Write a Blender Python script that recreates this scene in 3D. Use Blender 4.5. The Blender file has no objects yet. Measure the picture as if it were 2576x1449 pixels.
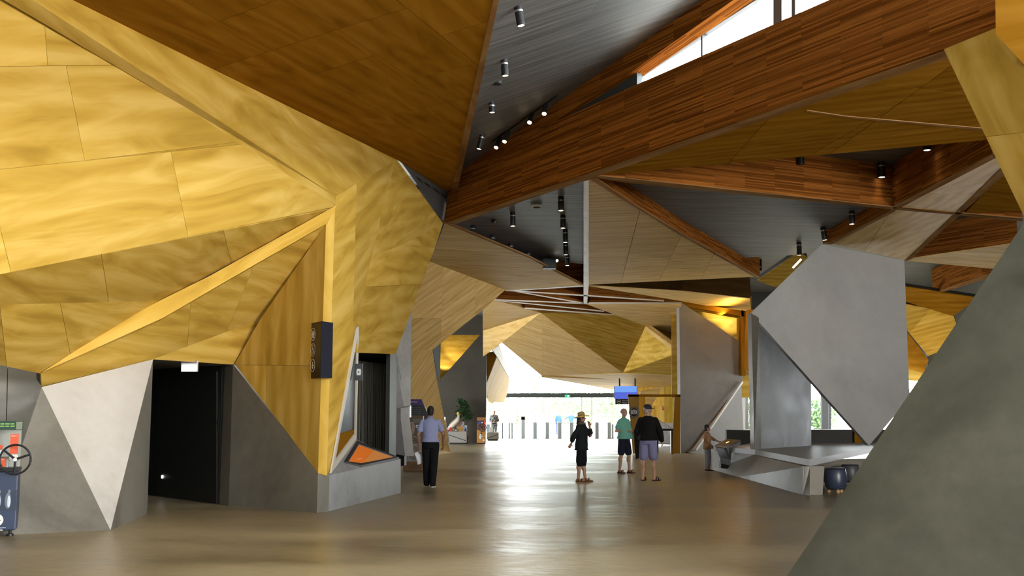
import bpy, bmesh, math, random
from mathutils import Vector, Matrix
random.seed(7)
S = bpy.context.scene
COL = S.collection
# ------------------------------------------------------------------ camera, sky, lights, exposure
F = 2900.0; CX, CY = 1288.0, 724.5
PITCH = math.atan((1040.0 - CY) / F)
CAM = Vector((0, 0, 1.6))
cd = bpy.data.cameras.new('camera'); cam = bpy.data.objects.new('camera', cd); COL.objects.link(cam)
cd.sensor_width = 36.0; cd.lens = 36.0 * F / 2576.0; cd.clip_end = 600
cam.location = CAM; cam.rotation_euler = (math.pi / 2 + PITCH, 0, 0)
S.camera = cam
S.view_settings.view_transform = 'Standard'; S.view_settings.look = 'None'
S.view_settings.gamma = 1.0; S.view_settings.use_curve_mapping = False
S.view_settings.exposure = 0.2
W = bpy.data.worlds.new('World'); S.world = W; W.use_nodes = True
bg = W.node_tree.nodes['Background']; bg.inputs[0].default_value = (0.93, 0.97, 1.0, 1); bg.inputs[1].default_value = 18.0
S.cycles.use_denoising = True
S.cycles.max_bounces = 7; S.cycles.diffuse_bounces = 4; S.cycles.glossy_bounces = 3
S.cycles.transmission_bounces = 4; S.cycles.transparent_max_bounces = 6
S.cycles.caustics_reflective = True; S.cycles.caustics_refractive = False
S.cycles.sample_clamp_indirect = 6.0

def area(name, loc, target, sx, sy, power, color=(1, 1, 1), spread=180):
    l = bpy.data.lights.new(name, 'AREA'); l.shape = 'RECTANGLE'; l.size = sx; l.size_y = sy
    l.energy = power; l.color = color; l.spread = math.radians(spread)
    o = bpy.data.objects.new(name, l); COL.objects.link(o); o.location = loc
    o.rotation_euler = (Vector(target) - Vector(loc)).to_track_quat('-Z', 'Y').to_euler()
    return o
def spot(name, loc, target, power, color=(1, .8, .5), angle=60, blend=.6, r=.04):
    l = bpy.data.lights.new(name, 'SPOT'); l.energy = power; l.color = color
    l.spot_size = math.radians(angle); l.spot_blend = blend; l.shadow_soft_size = r
    o = bpy.data.objects.new(name, l); COL.objects.link(o); o.location = loc
    o.rotation_euler = (Vector(target) - Vector(loc)).to_track_quat('-Z', 'Y').to_euler()
    return o
# daylight through the big side window to the right of the camera, out of the picture
area('daylight_side_window', (13.5, 0.5, 3.6), (-4.0, 17.0, 3.4), 7, 3.6, 3000, (1, .96, .88))
sl = bpy.data.lights.new('sun', 'SUN'); sl.energy = 16; sl.angle = math.radians(1.5); sl.color = (1, .95, .87)
so = bpy.data.objects.new('sun', sl); COL.objects.link(so)
so.rotation_euler = Vector((-.75, -1, -.66)).to_track_quat('-Z', 'Y').to_euler()
# ------------------------------------------------------------------ pixel rays (the survey of the photograph)
CT, ST = math.cos(PITCH), math.sin(PITCH)
def ray(x, y):
    v = (CY - y) / F
    return Vector(((x - CX) / F, CT - v * ST, ST + v * CT))
def P(x, y, Y):
    r = ray(x, y); return CAM + r * (Y / r.y)
def PZ(x, y, z):
    r = ray(x, y); return CAM + r * ((z - CAM.z) / r.z)
def plane(a, b, c):
    n = (b - a).cross(c - a).normalized(); return (a.copy(), n)
def PL(x, y, pl):
    r = ray(x, y); return CAM + r * ((pl[0] - CAM).dot(pl[1]) / r.dot(pl[1]))

# ------------------------------------------------------------------ materials
MATS = {}
def mat(name, color=(.5, .5, .5), rough=.5, metal=0.0, spec=.5, emit=None, es=0.0, build=None, alpha=None):
    if name in MATS: return MATS[name]
    m = bpy.data.materials.new(name); m.use_nodes = True
    b = m.node_tree.nodes['Principled BSDF']
    b.inputs['Base Color'].default_value = (*color, 1); b.inputs['Roughness'].default_value = rough
    b.inputs['Metallic'].default_value = metal; b.inputs['Specular IOR Level'].default_value = spec
    if emit: b.inputs['Emission Color'].default_value = (*emit, 1); b.inputs['Emission Strength'].default_value = es
    if build: build(m.node_tree, b)
    else:
        nt = m.node_tree; N = nt.nodes; L = nt.links
        tc = N.new('ShaderNodeTexCoord'); nz = N.new('ShaderNodeTexNoise'); nz.inputs['Scale'].default_value = 30
        nz.inputs['Detail'].default_value = 3
        mx = N.new('ShaderNodeMix'); mx.data_type = 'RGBA'; mx.inputs['A'].default_value = (*[c * .88 for c in color], 1)
        mx.inputs['B'].default_value = (*[min(1, c * 1.1) for c in color], 1)
        L.new(tc.outputs['Object'], nz.inputs['Vector']); L.new(nz.outputs['Fac'], mx.inputs['Factor'])
        L.new(mx.outputs['Result'], b.inputs['Base Color'])
    MATS[name] = m; return m
def nd(nt, t, **kw):
    n = nt.nodes.new(t)
    for k, v in kw.items():
        if k in n.inputs: n.inputs[k].default_value = v
        else: setattr(n, k, v)
    return n
def ramp(nt, fac, stops):
    r = nt.nodes.new('ShaderNodeValToRGB')
    els = r.color_ramp.elements
    els[0].position, els[0].color = stops[0][0], (*stops[0][1], 1)
    els[1].position, els[1].color = stops[-1][0], (*stops[-1][1], 1)
    for p, c in stops[1:-1]:
        e = els.new(p); e.color = (*c, 1)
    nt.links.new(fac, r.inputs[0]); return r.outputs[0]
def mathn(nt, op, a, b=None, c=None):
    n = nt.nodes.new('ShaderNodeMath'); n.operation = op
    for i, x in enumerate((a, b, c)):
        if x is None: continue
        if hasattr(x, 'is_output'): nt.links.new(x, n.inputs[i])
        else: n.inputs[i].default_value = x
    return n.outputs[0]
def scaled_uv(nt, su, sv, rnd=True):
    uv = nt.nodes.new('ShaderNodeUVMap'); mp = nt.nodes.new('ShaderNodeMapping')
    mp.inputs['Scale'].default_value = (su, sv, 1)
    if rnd:
        oi = nt.nodes.new('ShaderNodeObjectInfo')
        ad = nt.nodes.new('ShaderNodeVectorMath'); ad.operation = 'MULTIPLY_ADD'
        cb = nt.nodes.new('ShaderNodeCombineXYZ')
        for i in range(3): nt.links.new(oi.outputs['Random'], cb.inputs[i])
        nt.links.new(cb.outputs[0], ad.inputs[0]); ad.inputs[1].default_value = (37, 53, 11)
        nt.links.new(uv.outputs[0], ad.inputs[2]); nt.links.new(ad.outputs[0], mp.inputs[0])
    else: nt.links.new(uv.outputs[0], mp.inputs[0])
    return mp.outputs[0]
def mixc(nt, fac, a, b, mode='MIX'):
    m = nt.nodes.new('ShaderNodeMix'); m.data_type = 'RGBA'; m.blend_type = mode
    for nm, x in (('Factor', fac), ('A', a), ('B', b)):
        if hasattr(x, 'is_output'): nt.links.new(x, m.inputs[nm])
        elif nm == 'Factor': m.inputs[nm].default_value = x
        else: m.inputs[nm].default_value = (*x, 1)
    return m.outputs['Result']
def bump(nt, b, h, strength, dist=.01):
    n = nt.nodes.new('ShaderNodeBump'); n.inputs['Strength'].default_value = strength; n.inputs['Distance'].default_value = dist
    nt.links.new(h, n.inputs['Height']); nt.links.new(n.outputs[0], b.inputs['Normal'])

def ply_build(dark, mid, light, var=.26):
    def f(nt, b):
        big = nd(nt, 'ShaderNodeTexNoise', Scale=1.0, Detail=3.0, Roughness=.55, Distortion=1.3)
        nt.links.new(scaled_uv(nt, .45, 2.3), big.inputs['Vector'])
        wav = nd(nt, 'ShaderNodeTexWave', Scale=1.0, Distortion=7.0, Detail=2.0)
        wav.bands_direction = 'Y'; wav.inputs['Detail Scale'].default_value = .6
        nt.links.new(scaled_uv(nt, .16, .95), wav.inputs['Vector'])
        fine = nd(nt, 'ShaderNodeTexNoise', Scale=1.0, Detail=4.0, Roughness=.7)
        nt.links.new(scaled_uv(nt, 2.2, 60), fine.inputs['Vector'])
        s = mathn(nt, 'MULTIPLY_ADD', wav.outputs['Fac'], .14, mathn(nt, 'MULTIPLY', big.outputs['Fac'], .95))
        s = mathn(nt, 'MULTIPLY_ADD', fine.outputs['Fac'], .1, mathn(nt, 'SUBTRACT', s, .08))
        c = ramp(nt, s, [(.26, dark), (.48, mid), (.72, light)])
        oi = nt.nodes.new('ShaderNodeObjectInfo')
        v = mathn(nt, 'MULTIPLY_ADD', oi.outputs['Random'], var, 1 - var * .5)
        hs = nt.nodes.new('ShaderNodeHueSaturation'); nt.links.new(c, hs.inputs['Color']); nt.links.new(v, hs.inputs['Value'])
        nt.links.new(hs.outputs[0], b.inputs['Base Color'])
        bump(nt, b, fine.outputs['Fac'], .08, .002)
    return f
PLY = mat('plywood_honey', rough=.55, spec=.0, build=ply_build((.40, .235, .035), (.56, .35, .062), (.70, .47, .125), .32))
PLYD = mat('plywood_amber_shaded', rough=.6, spec=.0, build=ply_build((.21, .092, .008), (.29, .133, .012), (.36, .175, .022), .16))  # same plywood, with the ceiling's shade put into a darker, redder colour
PLYP = mat('plywood_pale_daylit', rough=.5, spec=.03, build=ply_build((.50, .30, .09), (.64, .42, .15), (.75, .54, .24), .18))  # same plywood, with far daylight put into a paler colour

def lam_build(nt, b):
    br = nd(nt, 'ShaderNodeTexBrick', Scale=1.0)
    br.inputs['Color1'].default_value = (.12, .037, .008, 1); br.inputs['Color2'].default_value = (.38, .145, .03, 1)
    br.inputs['Mortar'].default_value = (.08, .025, .008, 1); br.inputs['Mortar Size'].default_value = .001
    br.inputs['Brick Width'].default_value = 1.5; br.inputs['Row Height'].default_value = .027; br.inputs['Bias'].default_value = .12
    nt.links.new(scaled_uv(nt, 1, 1, False), br.inputs['Vector'])
    fn = nd(nt, 'ShaderNodeTexNoise', Scale=1.0, Detail=5.0, Roughness=.7)
    nt.links.new(scaled_uv(nt, 1.2, 55), fn.inputs['Vector'])
    c = mixc(nt, .55, br.outputs['Color'], ramp(nt, fn.outputs['Fac'], [(.3, (.25, .25, .25)), (.72, (1.5, 1.35, 1.2))]), 'MULTIPLY')
    nt.links.new(c, b.inputs['Base Color']); bump(nt, b, br.outputs['Fac'], .25, .003)
LAM = mat('laminated_timber', rough=.5, spec=.0, build=lam_build)
LAMD = mat('beam_edge_timber', rough=.5, spec=.0, build=ply_build((.20, .10, .035), (.30, .165, .07), (.40, .25, .13), .2))

def conc_build(dark, mid, light, sc=.55, rlo=.38, rhi=.62):
    def f(nt, b):
        tc = nt.nodes.new('ShaderNodeTexCoord')
        n1 = nd(nt, 'ShaderNodeTexNoise', Scale=sc, Detail=6.0, Roughness=.58, Distortion=.7)
        nt.links.new(tc.outputs['Object'], n1.inputs['Vector'])
        n2 = nd(nt, 'ShaderNodeTexNoise', Scale=sc * 9, Detail=5.0, Roughness=.7)
        nt.links.new(tc.outputs['Object'], n2.inputs['Vector'])
        s = mathn(nt, 'MULTIPLY_ADD', n2.outputs['Fac'], .25, mathn(nt, 'MULTIPLY', n1.outputs['Fac'], .8))
        nt.links.new(ramp(nt, s, [(.33, dark), (.52, mid), (.72, light)]), b.inputs['Base Color'])
        mr = nt.nodes.new('ShaderNodeMapRange'); mr.inputs['From Min'].default_value = .3; mr.inputs['From Max'].default_value = .7
        mr.inputs['To Min'].default_value = rlo; mr.inputs['To Max'].default_value = rhi
        nt.links.new(n1.outputs['Fac'], mr.inputs['Value']); nt.links.new(mr.outputs[0], b.inputs['Roughness'])
        bump(nt, b, n2.outputs['Fac'], .08, .004)
    return f
CONC = mat('cast_concrete', spec=.4, build=conc_build((.115, .108, .09), (.19, .178, .152), (.26, .245, .215)))
CONCL = mat('pale_concrete', spec=.4, build=conc_build((.38, .36, .33), (.54, .515, .48), (.62, .60, .57)))
CONCG = mat('burnished_concrete', spec=.6, build=conc_build((.17, .175, .175), (.27, .275, .28), (.34, .345, .35), .8, .36, .5))
CONCD = mat('dark_cladding', spec=.3, build=conc_build((.045, .040, .030), (.062, .055, .042), (.08, .07, .055), .4))

def floor_build(nt, b):
    tc = nt.nodes.new('ShaderNodeTexCoord'); mp = nt.nodes.new('ShaderNodeMapping'); nt.links.new(tc.outputs['Object'], mp.inputs[0])
    mp.inputs['Scale'].default_value = (.22, .6, 1)
    n1 = nd(nt, 'ShaderNodeTexNoise', Scale=1.0, Detail=2.5, Roughness=.5, Distortion=.4); nt.links.new(mp.outputs[0], n1.inputs['Vector'])
    n2 = nd(nt, 'ShaderNodeTexNoise', Scale=5.0, Detail=4.0, Roughness=.65); nt.links.new(tc.outputs['Object'], n2.inputs['Vector'])
    s = mathn(nt, 'MULTIPLY_ADD', n2.outputs['Fac'], .25, mathn(nt, 'MULTIPLY', n1.outputs['Fac'], .8))
    nt.links.new(ramp(nt, s, [(.34, (.15, .118, .06)), (.5, (.27, .222, .128)), (.66, (.38, .322, .20))]), b.inputs['Base Color'])
    mr = nt.nodes.new('ShaderNodeMapRange'); mr.inputs['From Min'].default_value = .35; mr.inputs['From Max'].default_value = .65
    mr.inputs['To Min'].default_value = .285; mr.inputs['To Max'].default_value = .37
    nt.links.new(n1.outputs['Fac'], mr.inputs['Value']); nt.links.new(mr.outputs[0], b.inputs['Roughness'])
    n3 = nd(nt, 'ShaderNodeTexNoise', Scale=.8, Detail=2.0, Roughness=.5); nt.links.new(tc.outputs['Object'], n3.inputs['Vector'])
    n4 = nd(nt, 'ShaderNodeTexNoise', Scale=3.4, Detail=3.0, Roughness=.55); nt.links.new(tc.outputs['Object'], n4.inputs['Vector'])
    bump(nt, b, mathn(nt, 'MULTIPLY_ADD', n4.outputs['Fac'], .7, n3.outputs['Fac']), .5, .026)
FLOOR = mat('polished_concrete_floor', spec=.5, build=floor_build)

def board_build(nt, b):
    n1 = nd(nt, 'ShaderNodeTexNoise', Scale=1.0, Detail=5.0, Roughness=.7); nt.links.new(scaled_uv(nt, .5, 9), n1.inputs['Vector'])
    br = nd(nt, 'ShaderNodeTexBrick', Scale=1.0)
    br.inputs['Color1'].default_value = (.55, .55, .55, 1); br.inputs['Color2'].default_value = (1, 1, 1, 1); br.inputs['Mortar'].default_value = (.25, .25, .25, 1)
    br.inputs['Mortar Size'].default_value = .004; br.inputs['Brick Width'].default_value = 3.6; br.inputs['Row Height'].default_value = .11
    nt.links.new(scaled_uv(nt, 1, 1, False), br.inputs['Vector'])
    c = ramp(nt, n1.outputs['Fac'], [(.3, (.07, .07, .071)), (.7, (.20, .20, .20))])
    nt.links.new(mixc(nt, .7, c, br.outputs['Color'], 'MULTIPLY'), b.inputs['Base Color'])
    bump(nt, b, n1.outputs['Fac'], .3, .004)
BOARD = mat('grey_ceiling_boards', rough=.55, spec=.4, build=board_build)

BLACK = mat('black_metal', (.012, .012, .014), .45, spec=.4)
DARK = mat('charcoal_paint', (.03, .031, .03), .6)
WHITE = mat('white_paint', (.78, .78, .76), .5)
STEEL = mat('brushed_steel', (.55, .56, .58), .32, metal=.9)
LAMP = mat('lamp_lens', (1, .85, .6), emit=(1, .78, .42), es=9)
LAMPW = mat('cool_lamp_lens', (1, 1, 1), emit=(1, .96, .88), es=9)
FRAME = mat('window_frame_grey', (.10, .105, .115), .45)
def glass_build(nt, b):
    b.inputs['Transmission Weight'].default_value = 0
    out = nt.nodes['Material Output']; tr = nt.nodes.new('ShaderNodeBsdfTransparent'); tr.inputs[0].default_value = (.96, .98, .97, 1)
    gl = nt.nodes.new('ShaderNodeBsdfGlossy'); gl.inputs['Roughness'].default_value = .02
    mx = nt.nodes.new('ShaderNodeMixShader'); mx.inputs[0].default_value = .05; nt.links.new(tr.outputs[0], mx.inputs[1]); nt.links.new(gl.outputs[0], mx.inputs[2])
    nt.links.new(mx.outputs[0], out.inputs['Surface'])
GLASS = mat('clear_glass', build=glass_build)
DGLASS = mat('dark_glass', (.035, .045, .055), .4, spec=.25)

# ------------------------------------------------------------------ object helpers
def link(name, me, mats, parent=None, smooth=False):
    o = bpy.data.objects.new(name, me); COL.objects.link(o)
    for m in (mats if isinstance(mats, (list, tuple)) else [mats]): me.materials.append(m)
    if parent is not None: o.parent = parent
    if smooth:
        for p in me.polygons: p.use_smooth = True
    return o
def obj(name, bm, mats, parent=None, smooth=False):
    bmesh.ops.recalc_face_normals(bm, faces=bm.faces)
    me = bpy.data.meshes.new(name); bm.to_mesh(me); bm.free()
    return link(name, me, mats, parent, smooth)
def empty(name, loc=(0, 0, 0), rz=0.0):
    o = bpy.data.objects.new(name, None); COL.objects.link(o); o.location = loc; o.rotation_euler = (0, 0, rz); o.empty_display_size = .2
    return o
def tag(o, label, cat, group=None):
    o['label'] = label; o['category'] = cat
    if group: o['group'] = group
    return o
def thing(name, label, cat, loc=(0, 0, 0), rz=0.0, group=None):
    return tag(empty(name, loc, rz), label, cat, group)
def struct(name, label=None):
    o = empty(name); o['kind'] = 'structure'
    if label: o['label'] = label
    return o
def copy_tree(o, parent=None):
    c = o.copy(); COL.objects.link(c)
    if parent: c.parent = parent
    for ch in list(o.children): copy_tree(ch, c)
    return c
def bx(bm, c, s, rz=0.0, M=None, bev=0.0):
    g = bmesh.ops.create_cube(bm, size=1.0)
    m = Matrix.Translation(c) @ Matrix.Rotation(rz, 4, 'Z') @ Matrix.Diagonal((*s, 1))
    if M is not None: m = M @ m
    bmesh.ops.transform(bm, matrix=m, verts=g['verts'])
    if bev:
        es = list({e for v in g['verts'] for e in v.link_edges})
        bmesh.ops.bevel(bm, geom=es, offset=bev, segments=2, affect='EDGES', profile=.6)
    return g['verts']
def BOX(c, s, rz=0.0, bev=0.0):
    bm = bmesh.new(); bx(bm, c, s, rz, None, bev); return bm
def cyl(bm, a, b, r, r2=None, n=16):
    a, b = Vector(a), Vector(b); d = b - a
    g = bmesh.ops.create_cone(bm, cap_ends=True, segments=n, radius1=r, radius2=r if r2 is None else r2, depth=d.length)
    m = Matrix.Translation((a + b) / 2) @ d.to_track_quat('Z', 'Y').to_matrix().to_4x4()
    bmesh.ops.transform(bm, matrix=m, verts=g['verts']); return g['verts']
def CYL(a, b, r, r2=None, n=16):
    bm = bmesh.new(); cyl(bm, a, b, r, r2, n); return bm
def lathe(bm, prof, n=20, M=None):
    rings = []
    for r, z in prof:
        rings.append([bm.verts.new((r * math.cos(2 * math.pi * i / n), r * math.sin(2 * math.pi * i / n), z)) for i in range(n)])
    for a, b in zip(rings, rings[1:]):
        for i in range(n): bm.faces.new((a[i], a[(i + 1) % n], b[(i + 1) % n], b[i]))
    bm.faces.new(rings[0][::-1]); bm.faces.new(rings[-1])
    if M is not None: bmesh.ops.transform(bm, matrix=M, verts=[v for r in rings for v in r])
def LATHE(prof, n=20, M=None):
    bm = bmesh.new(); lathe(bm, prof, n, M); return bm
def ell(bm, c, s, n=14, M=None):
    g = bmesh.ops.create_uvsphere(bm, u_segments=n, v_segments=max(6, n // 2 + 2), radius=1.0)
    m = Matrix.Translation(c) @ Matrix.Diagonal((*s, 1))
    if M is not None: m = M @ m
    bmesh.ops.transform(bm, matrix=m, verts=g['verts']); return g['verts']
def torus(bm, M, R, r, n=36, k=10):
    rings = []
    for i in range(n):
        a = 2 * math.pi * i / n
        rings.append([bm.verts.new(M @ Vector(((R + r * math.cos(2 * math.pi * j / k)) * math.cos(a), (R + r * math.cos(2 * math.pi * j / k)) * math.sin(a), r * math.sin(2 * math.pi * j / k)))) for j in range(k)])
    for i in range(n):
        for j in range(k):
            bm.faces.new((rings[i][j], rings[(i + 1) % n][j], rings[(i + 1) % n][(j + 1) % k], rings[i][(j + 1) % k]))
def prism(bm, pts, vec, uvl=None, udir=None):
    """solid between a polygon and the same polygon moved by vec"""
    a = [bm.verts.new(p) for p in pts]; b = [bm.verts.new(Vector(p) + vec) for p in pts]
    fs = [bm.faces.new(a), bm.faces.new(b[::-1])]
    n = len(pts)
    for i in range(n): fs.append(bm.faces.new((a[i], b[i], b[(i + 1) % n], a[(i + 1) % n])))
    return fs
def face_uv(bm, udir=None):
    """UV in metres: u along udir (or the longest level edge), v across"""
    uvl = bm.loops.layers.uv.verify(); bm.normal_update()
    for f in bm.faces:
        n = f.normal
        if n.length < 1e-6: continue
        u = None
        if udir is not None:
            u = udir - n * udir.dot(n)
        if u is None or u.length < .05:
            e = max(f.edges, key=lambda e: e.calc_length()); u = e.verts[1].co - e.verts[0].co
            u = u - n * u.dot(n)
            if u.x + .3 * u.y < 0: u = -u
        u.normalize(); v = n.cross(u)
        for l in f.loops: l[uvl].uv = (l.vert.co.dot(u), l.vert.co.dot(v))
def solid(name, pts, vec, m, parent, udir=None):
    bm = bmesh.new(); prism(bm, [Vector(p) for p in pts], Vector(vec))
    bmesh.ops.recalc_face_normals(bm, faces=bm.faces); face_uv(bm, udir)
    me = bpy.data.meshes.new(name); bm.to_mesh(me); bm.free()
    return link(name, me, m, parent)

# ---- a flat facet split along its joints into panels, each panel a solid board of its own
BACK = {}
def newell(pts):
    n = Vector((0, 0, 0))
    for a, b in zip(pts, pts[1:] + pts[:1]):
        n += Vector(((a.y - b.y) * (a.z + b.z), (a.z - b.z) * (a.x + b.x), (a.x - b.x) * (a.y + b.y)))
    return n.normalized()
def clip_seg(poly, p, q):
    t0, t1 = 0.0, 1.0; d = q - p
    for i in range(len(poly)):
        a, b = poly[i][0], poly[(i + 1) % len(poly)][0]; e = b - a; nrm = Vector((-e.y, e.x))
        num = nrm.dot(p - a); den = nrm.dot(d)
        if abs(den) < 1e-9:
            if num < 0: return 0.0
            continue
        t = -num / den
        if den > 0: t0 = max(t0, t)
        else: t1 = min(t1, t)
    return max(0.0, t1 - t0) * d.length
def split(poly, p, q):
    nrm = Vector((-(q - p).y, (q - p).x)).normalized(); A, B = [], []
    n = len(poly); s = [nrm.dot(v[0] - p) for v in poly]
    for i in range(n):
        v, fl = poly[i]; w = poly[(i + 1) % n][0]; a, b = s[i], s[(i + 1) % n]
        if a >= 0: A.append([v, fl])
        if a <= 0: B.append([v, fl])
        if a * b < 0:
            x = v + (w - v) * (a / (a - b))
            if a > 0: A.append([x, True]); B.append([x, fl])
            else: A.append([x, fl]); B.append([x, True])
    return A, B
def inset(poly, g):
    n = len(poly); out = []
    lines = []
    for i in range(n):
        a, b = poly[i][0], poly[(i + 1) % n][0]; e = b - a
        nr = Vector((-e.y, e.x)).normalized(); off = g if poly[i][1] else 0.0
        lines.append((a + nr * off, e))
    for i in range(n):
        p, d = lines[i - 1]; q, e = lines[i]; den = d.x * e.y - d.y * e.x
        if abs(den) < 1e-9: out.append(q); continue
        t = ((q - p).x * e.y - (q - p).y * e.x) / den; out.append(p + d * t)
    return out
def facet(parent, pts, m, seams=(), grain=None, name='plywood_panel', thick=.03, gap=.005, back=.12, backvec=None, backmat=None, edge=False):
    n = newell(pts); c = sum(pts, Vector()) / len(pts)
    if n.dot(CAM - c) < 0: pts = pts[::-1]; n = -n
    pts = [p - n * (p - c).dot(n) for p in pts]
    if grain is None:
        u = Vector((0, 0, 1)).cross(n)
        if u.length < .15: u = Vector((1, .4, 0))
    elif isinstance(grain, Vector): u = grain.copy()
    else:
        pl = (c, n); u = PL(*grain[1], pl) - PL(*grain[0], pl)
    u = (u - n * u.dot(n)).normalized(); v = n.cross(u)
    to2 = lambda p: Vector(((p - c).dot(u), (p - c).dot(v)))
    pieces = [[[to2(p), edge] for p in pts]]
    for sm in seams:
        a, b = (to2(PL(*sm[0], (c, n))), to2(PL(*sm[1], (c, n))))
        if (b - a).length < .02: continue
        new = []
        for pc in pieces:
            if clip_seg(pc, a, b) > .12 * (b - a).length:
                A, B = split(pc, a, b)
                new += [x for x in (A, B) if len(x) > 2]
            else: new.append(pc)
        pieces = new
    for pc in pieces:
        q = inset(pc, gap / 2)
        w = [c + u * p.x + v * p.y for p in q]
        bm = bmesh.new(); prism(bm, w, -n * thick)
        bmesh.ops.recalc_face_normals(bm, faces=bm.faces)
        uvl = bm.loops.layers.uv.verify()
        for f in bm.faces:
            for l in f.loops: l[uvl].uv = ((l.vert.co).dot(u), (l.vert.co).dot(v))
        me = bpy.data.meshes.new(name); bm.to_mesh(me); bm.free()
        link(name, me, m, parent)
    if back or backvec is not None:
        vec = backvec if backvec is not None else -n * back
        BACK.setdefault((parent.name, (backmat or DARK).name), (parent, backmat or DARK, []))[2].append(([p - n * (thick + .002) for p in pts], vec))
    return (c, n)
def flush_backs():
    for parent, m, lst in BACK.values():
        bm = bmesh.new()
        for pts, vec in lst: prism(bm, pts, vec)
        bmesh.ops.recalc_face_normals(bm, faces=bm.faces); face_uv(bm)
        me = bpy.data.meshes.new('backing_board'); bm.to_mesh(me); bm.free()
        link('backing_board', me, m, parent)
def text(s, size, M, m, parent, name='lettering', ext=.001, align='LEFT'):
    cu = bpy.data.curves.new(name, 'FONT'); cu.body = s; cu.size = size; cu.extrude = ext; cu.align_x = align; cu.resolution_u = 3
    o = bpy.data.objects.new(name, cu); COL.objects.link(o)
    dg = bpy.context.evaluated_depsgraph_get(); me = bpy.data.meshes.new_from_object(o.evaluated_get(dg))
    bpy.data.objects.remove(o); bpy.data.curves.remove(cu)
    me.transform(M); me.materials.clear()
    return link(name, me, m, parent)
def basis(o, x, y):
    x = Vector(x).normalized(); y = (Vector(y) - x * Vector(y).dot(x)).normalized(); z = x.cross(y)
    return Matrix(((x.x, y.x, z.x, o[0]), (x.y, y.y, z.y, o[1]), (x.z, y.z, z.z, o[2]), (0, 0, 0, 1)))
# ================================================================== THE SETTING
def fl(x, y): return PZ(x, y, 0.0)
UP = Vector((0, 0, 1))
# ---- floor
bm = bmesh.new(); bx(bm, (2, 34, -.1), (40, 88, .2)); FL = obj('floor', bm, FLOOR); FL['kind'] = 'structure'
FL['label'] = 'polished brown grey concrete floor with streaked reflections'
bm = bmesh.new(); bx(bm, (2, 129, -.13), (160, 102, .2))
PAV = obj('ground', bm, mat('pale_paving', (.7, .7, .68), .7)); PAV['kind'] = 'structure'

# ---- left mass of faceted plywood over concrete
WL = struct('wall_left', 'faceted honey plywood cladding rising from a concrete base')
A = P(843, 520, 19.05); T = P(1000, 403, 22.0); N0 = PZ(1115, 560, 6.0)
B0 = P(820, 565, 18.95); LOW = P(103, 940, 16.9)
Pb = P(800, 1190, 18.95); Pc = P(822, 1197, 19.05)
S0 = PZ(183, 0, 6.0)
pF2 = plane(S0, T, A)
R0 = PL(63, 0, pF2)
Rup = R0 + (R0 - A) * .35; Sup = S0 + (S0 - T) * .45
pF3 = plane(A, Pc, T); Q = PL(846, 494, pF3)
L1 = P(0, 690, 12.5); Lout = L1 + (L1 - A) * .25
pF1 = plane(A, R0, L1)
facet(WL, [A, Rup, PL(-500, 0, pF1), PL(-300, 745, pF1), L1], PLY, grain=((0, 425), (580, 360)), seams=[
    ((-500, 172), (314, 164)), ((-500, 478), (215, 404)), ((215, 404), (640, 352)), ((167, 169), (213, 404)), ((430, 380), (482, 640)), ((-30, 450), (29, 690)), ((100, -100), (120, 166))])
facet(WL, [PL(846, 494, pF2), T, Sup, Rup, A], PLY, grain=((300, 150), (843, 519)), seams=[((95, -50), (95, 100)), ((435, 60), (435, 260)), ((680, 200), (680, 420)), ((885, 330), (885, 520)), ((880, 345), (885, 500))])
pFin = plane(A, B0, LOW)
F57 = PL(405, 757, pFin)
pF6 = plane(A, L1, F57); L2 = PL(0, 766, pF6)
facet(WL, [PL(838, 525, pF6), L1, PL(-250, 735, pF6), PL(-250, 776, pF6), L2, F57], PLY, seams=[((255, 640), (275, 770)), ((560, 570), (590, 700))])
pF7 = plane(L2, F57, LOW)
facet(WL, [L2, F57, PL(320, 803, pF7), LOW, PL(0, 918, pF7), PL(-250, 865, pF7), PL(-250, 776, pF7)], PLY, seams=[((10, 860), (18, 930)), ((150, 755), (180, 905))])
fin = [A, B0, PL(584, 700, pFin), PL(407, 803, pFin), LOW, PL(322, 800, pFin), F57, PL(524, 698, pFin)]
nF = newell(fin); nF = nF if nF.dot(CAM - A) > 0 else -nF
facet(WL, [p + nF * .10 for p in fin], PLY, grain=((843, 520), (405, 757)), back=.12, backmat=PLY)
pF8 = plane(B0, LOW, P(385, 904, 18.8)); J = PL(655, 803, pF8)
C3a = P(105, 974, 16.8); C3b = P(385, 904, 18.8); C3c = fl(278, 1334)
facet(WL, [B0, J, C3b, PL(105, 973, pF8), LOW, PL(407, 803, pF8)], PLY, seams=[((480, 765), (470, 885)), ((640, 665), (560, 860))])
C5a, C5b = fl(575, 1272), fl(797, 1290)
pC5 = plane(C5a, C5b, C5b + UP)
K5a = PL(587, 917, pC5)
facet(WL, [J, K5a, C3b], PLY)
pF10 = plane(B0, Pb, K5a)
facet(WL, [B0, PL(655, 803, pF10), PL(590, 915, pF10), Pb], PLY, grain=UP, seams=[((669, 780), (669, 925)), ((610, 918), (806, 920)), ((600, 900), (620, 1010))], back=0)
facet(WL, [A, B0, Pb, Pc], PLY, grain=UP, back=0)
V1 = PL(898, 805, pF3); V2 = PL(834, 1172, pF3)
facet(WL, [A, Q, PL(992, 405, pF3), V1, V2, Pc], PLY, grain=((846, 640), (930, 560)), back=0, seams=[((895, 560), (893, 640))])
N0f = P(1114, 562, 26.6); pF4 = plane(T, N0f, V1)
D1 = PL(995, 891, pF4); D0 = PL(893, 887, pF4); MID = PL(938, 645, pF4)
facet(WL, [PL(992, 405, pF3), T, N0f, PL(1017, 613, pF4), MID], PLY, grain=((950, 600), (1040, 560)))
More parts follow.
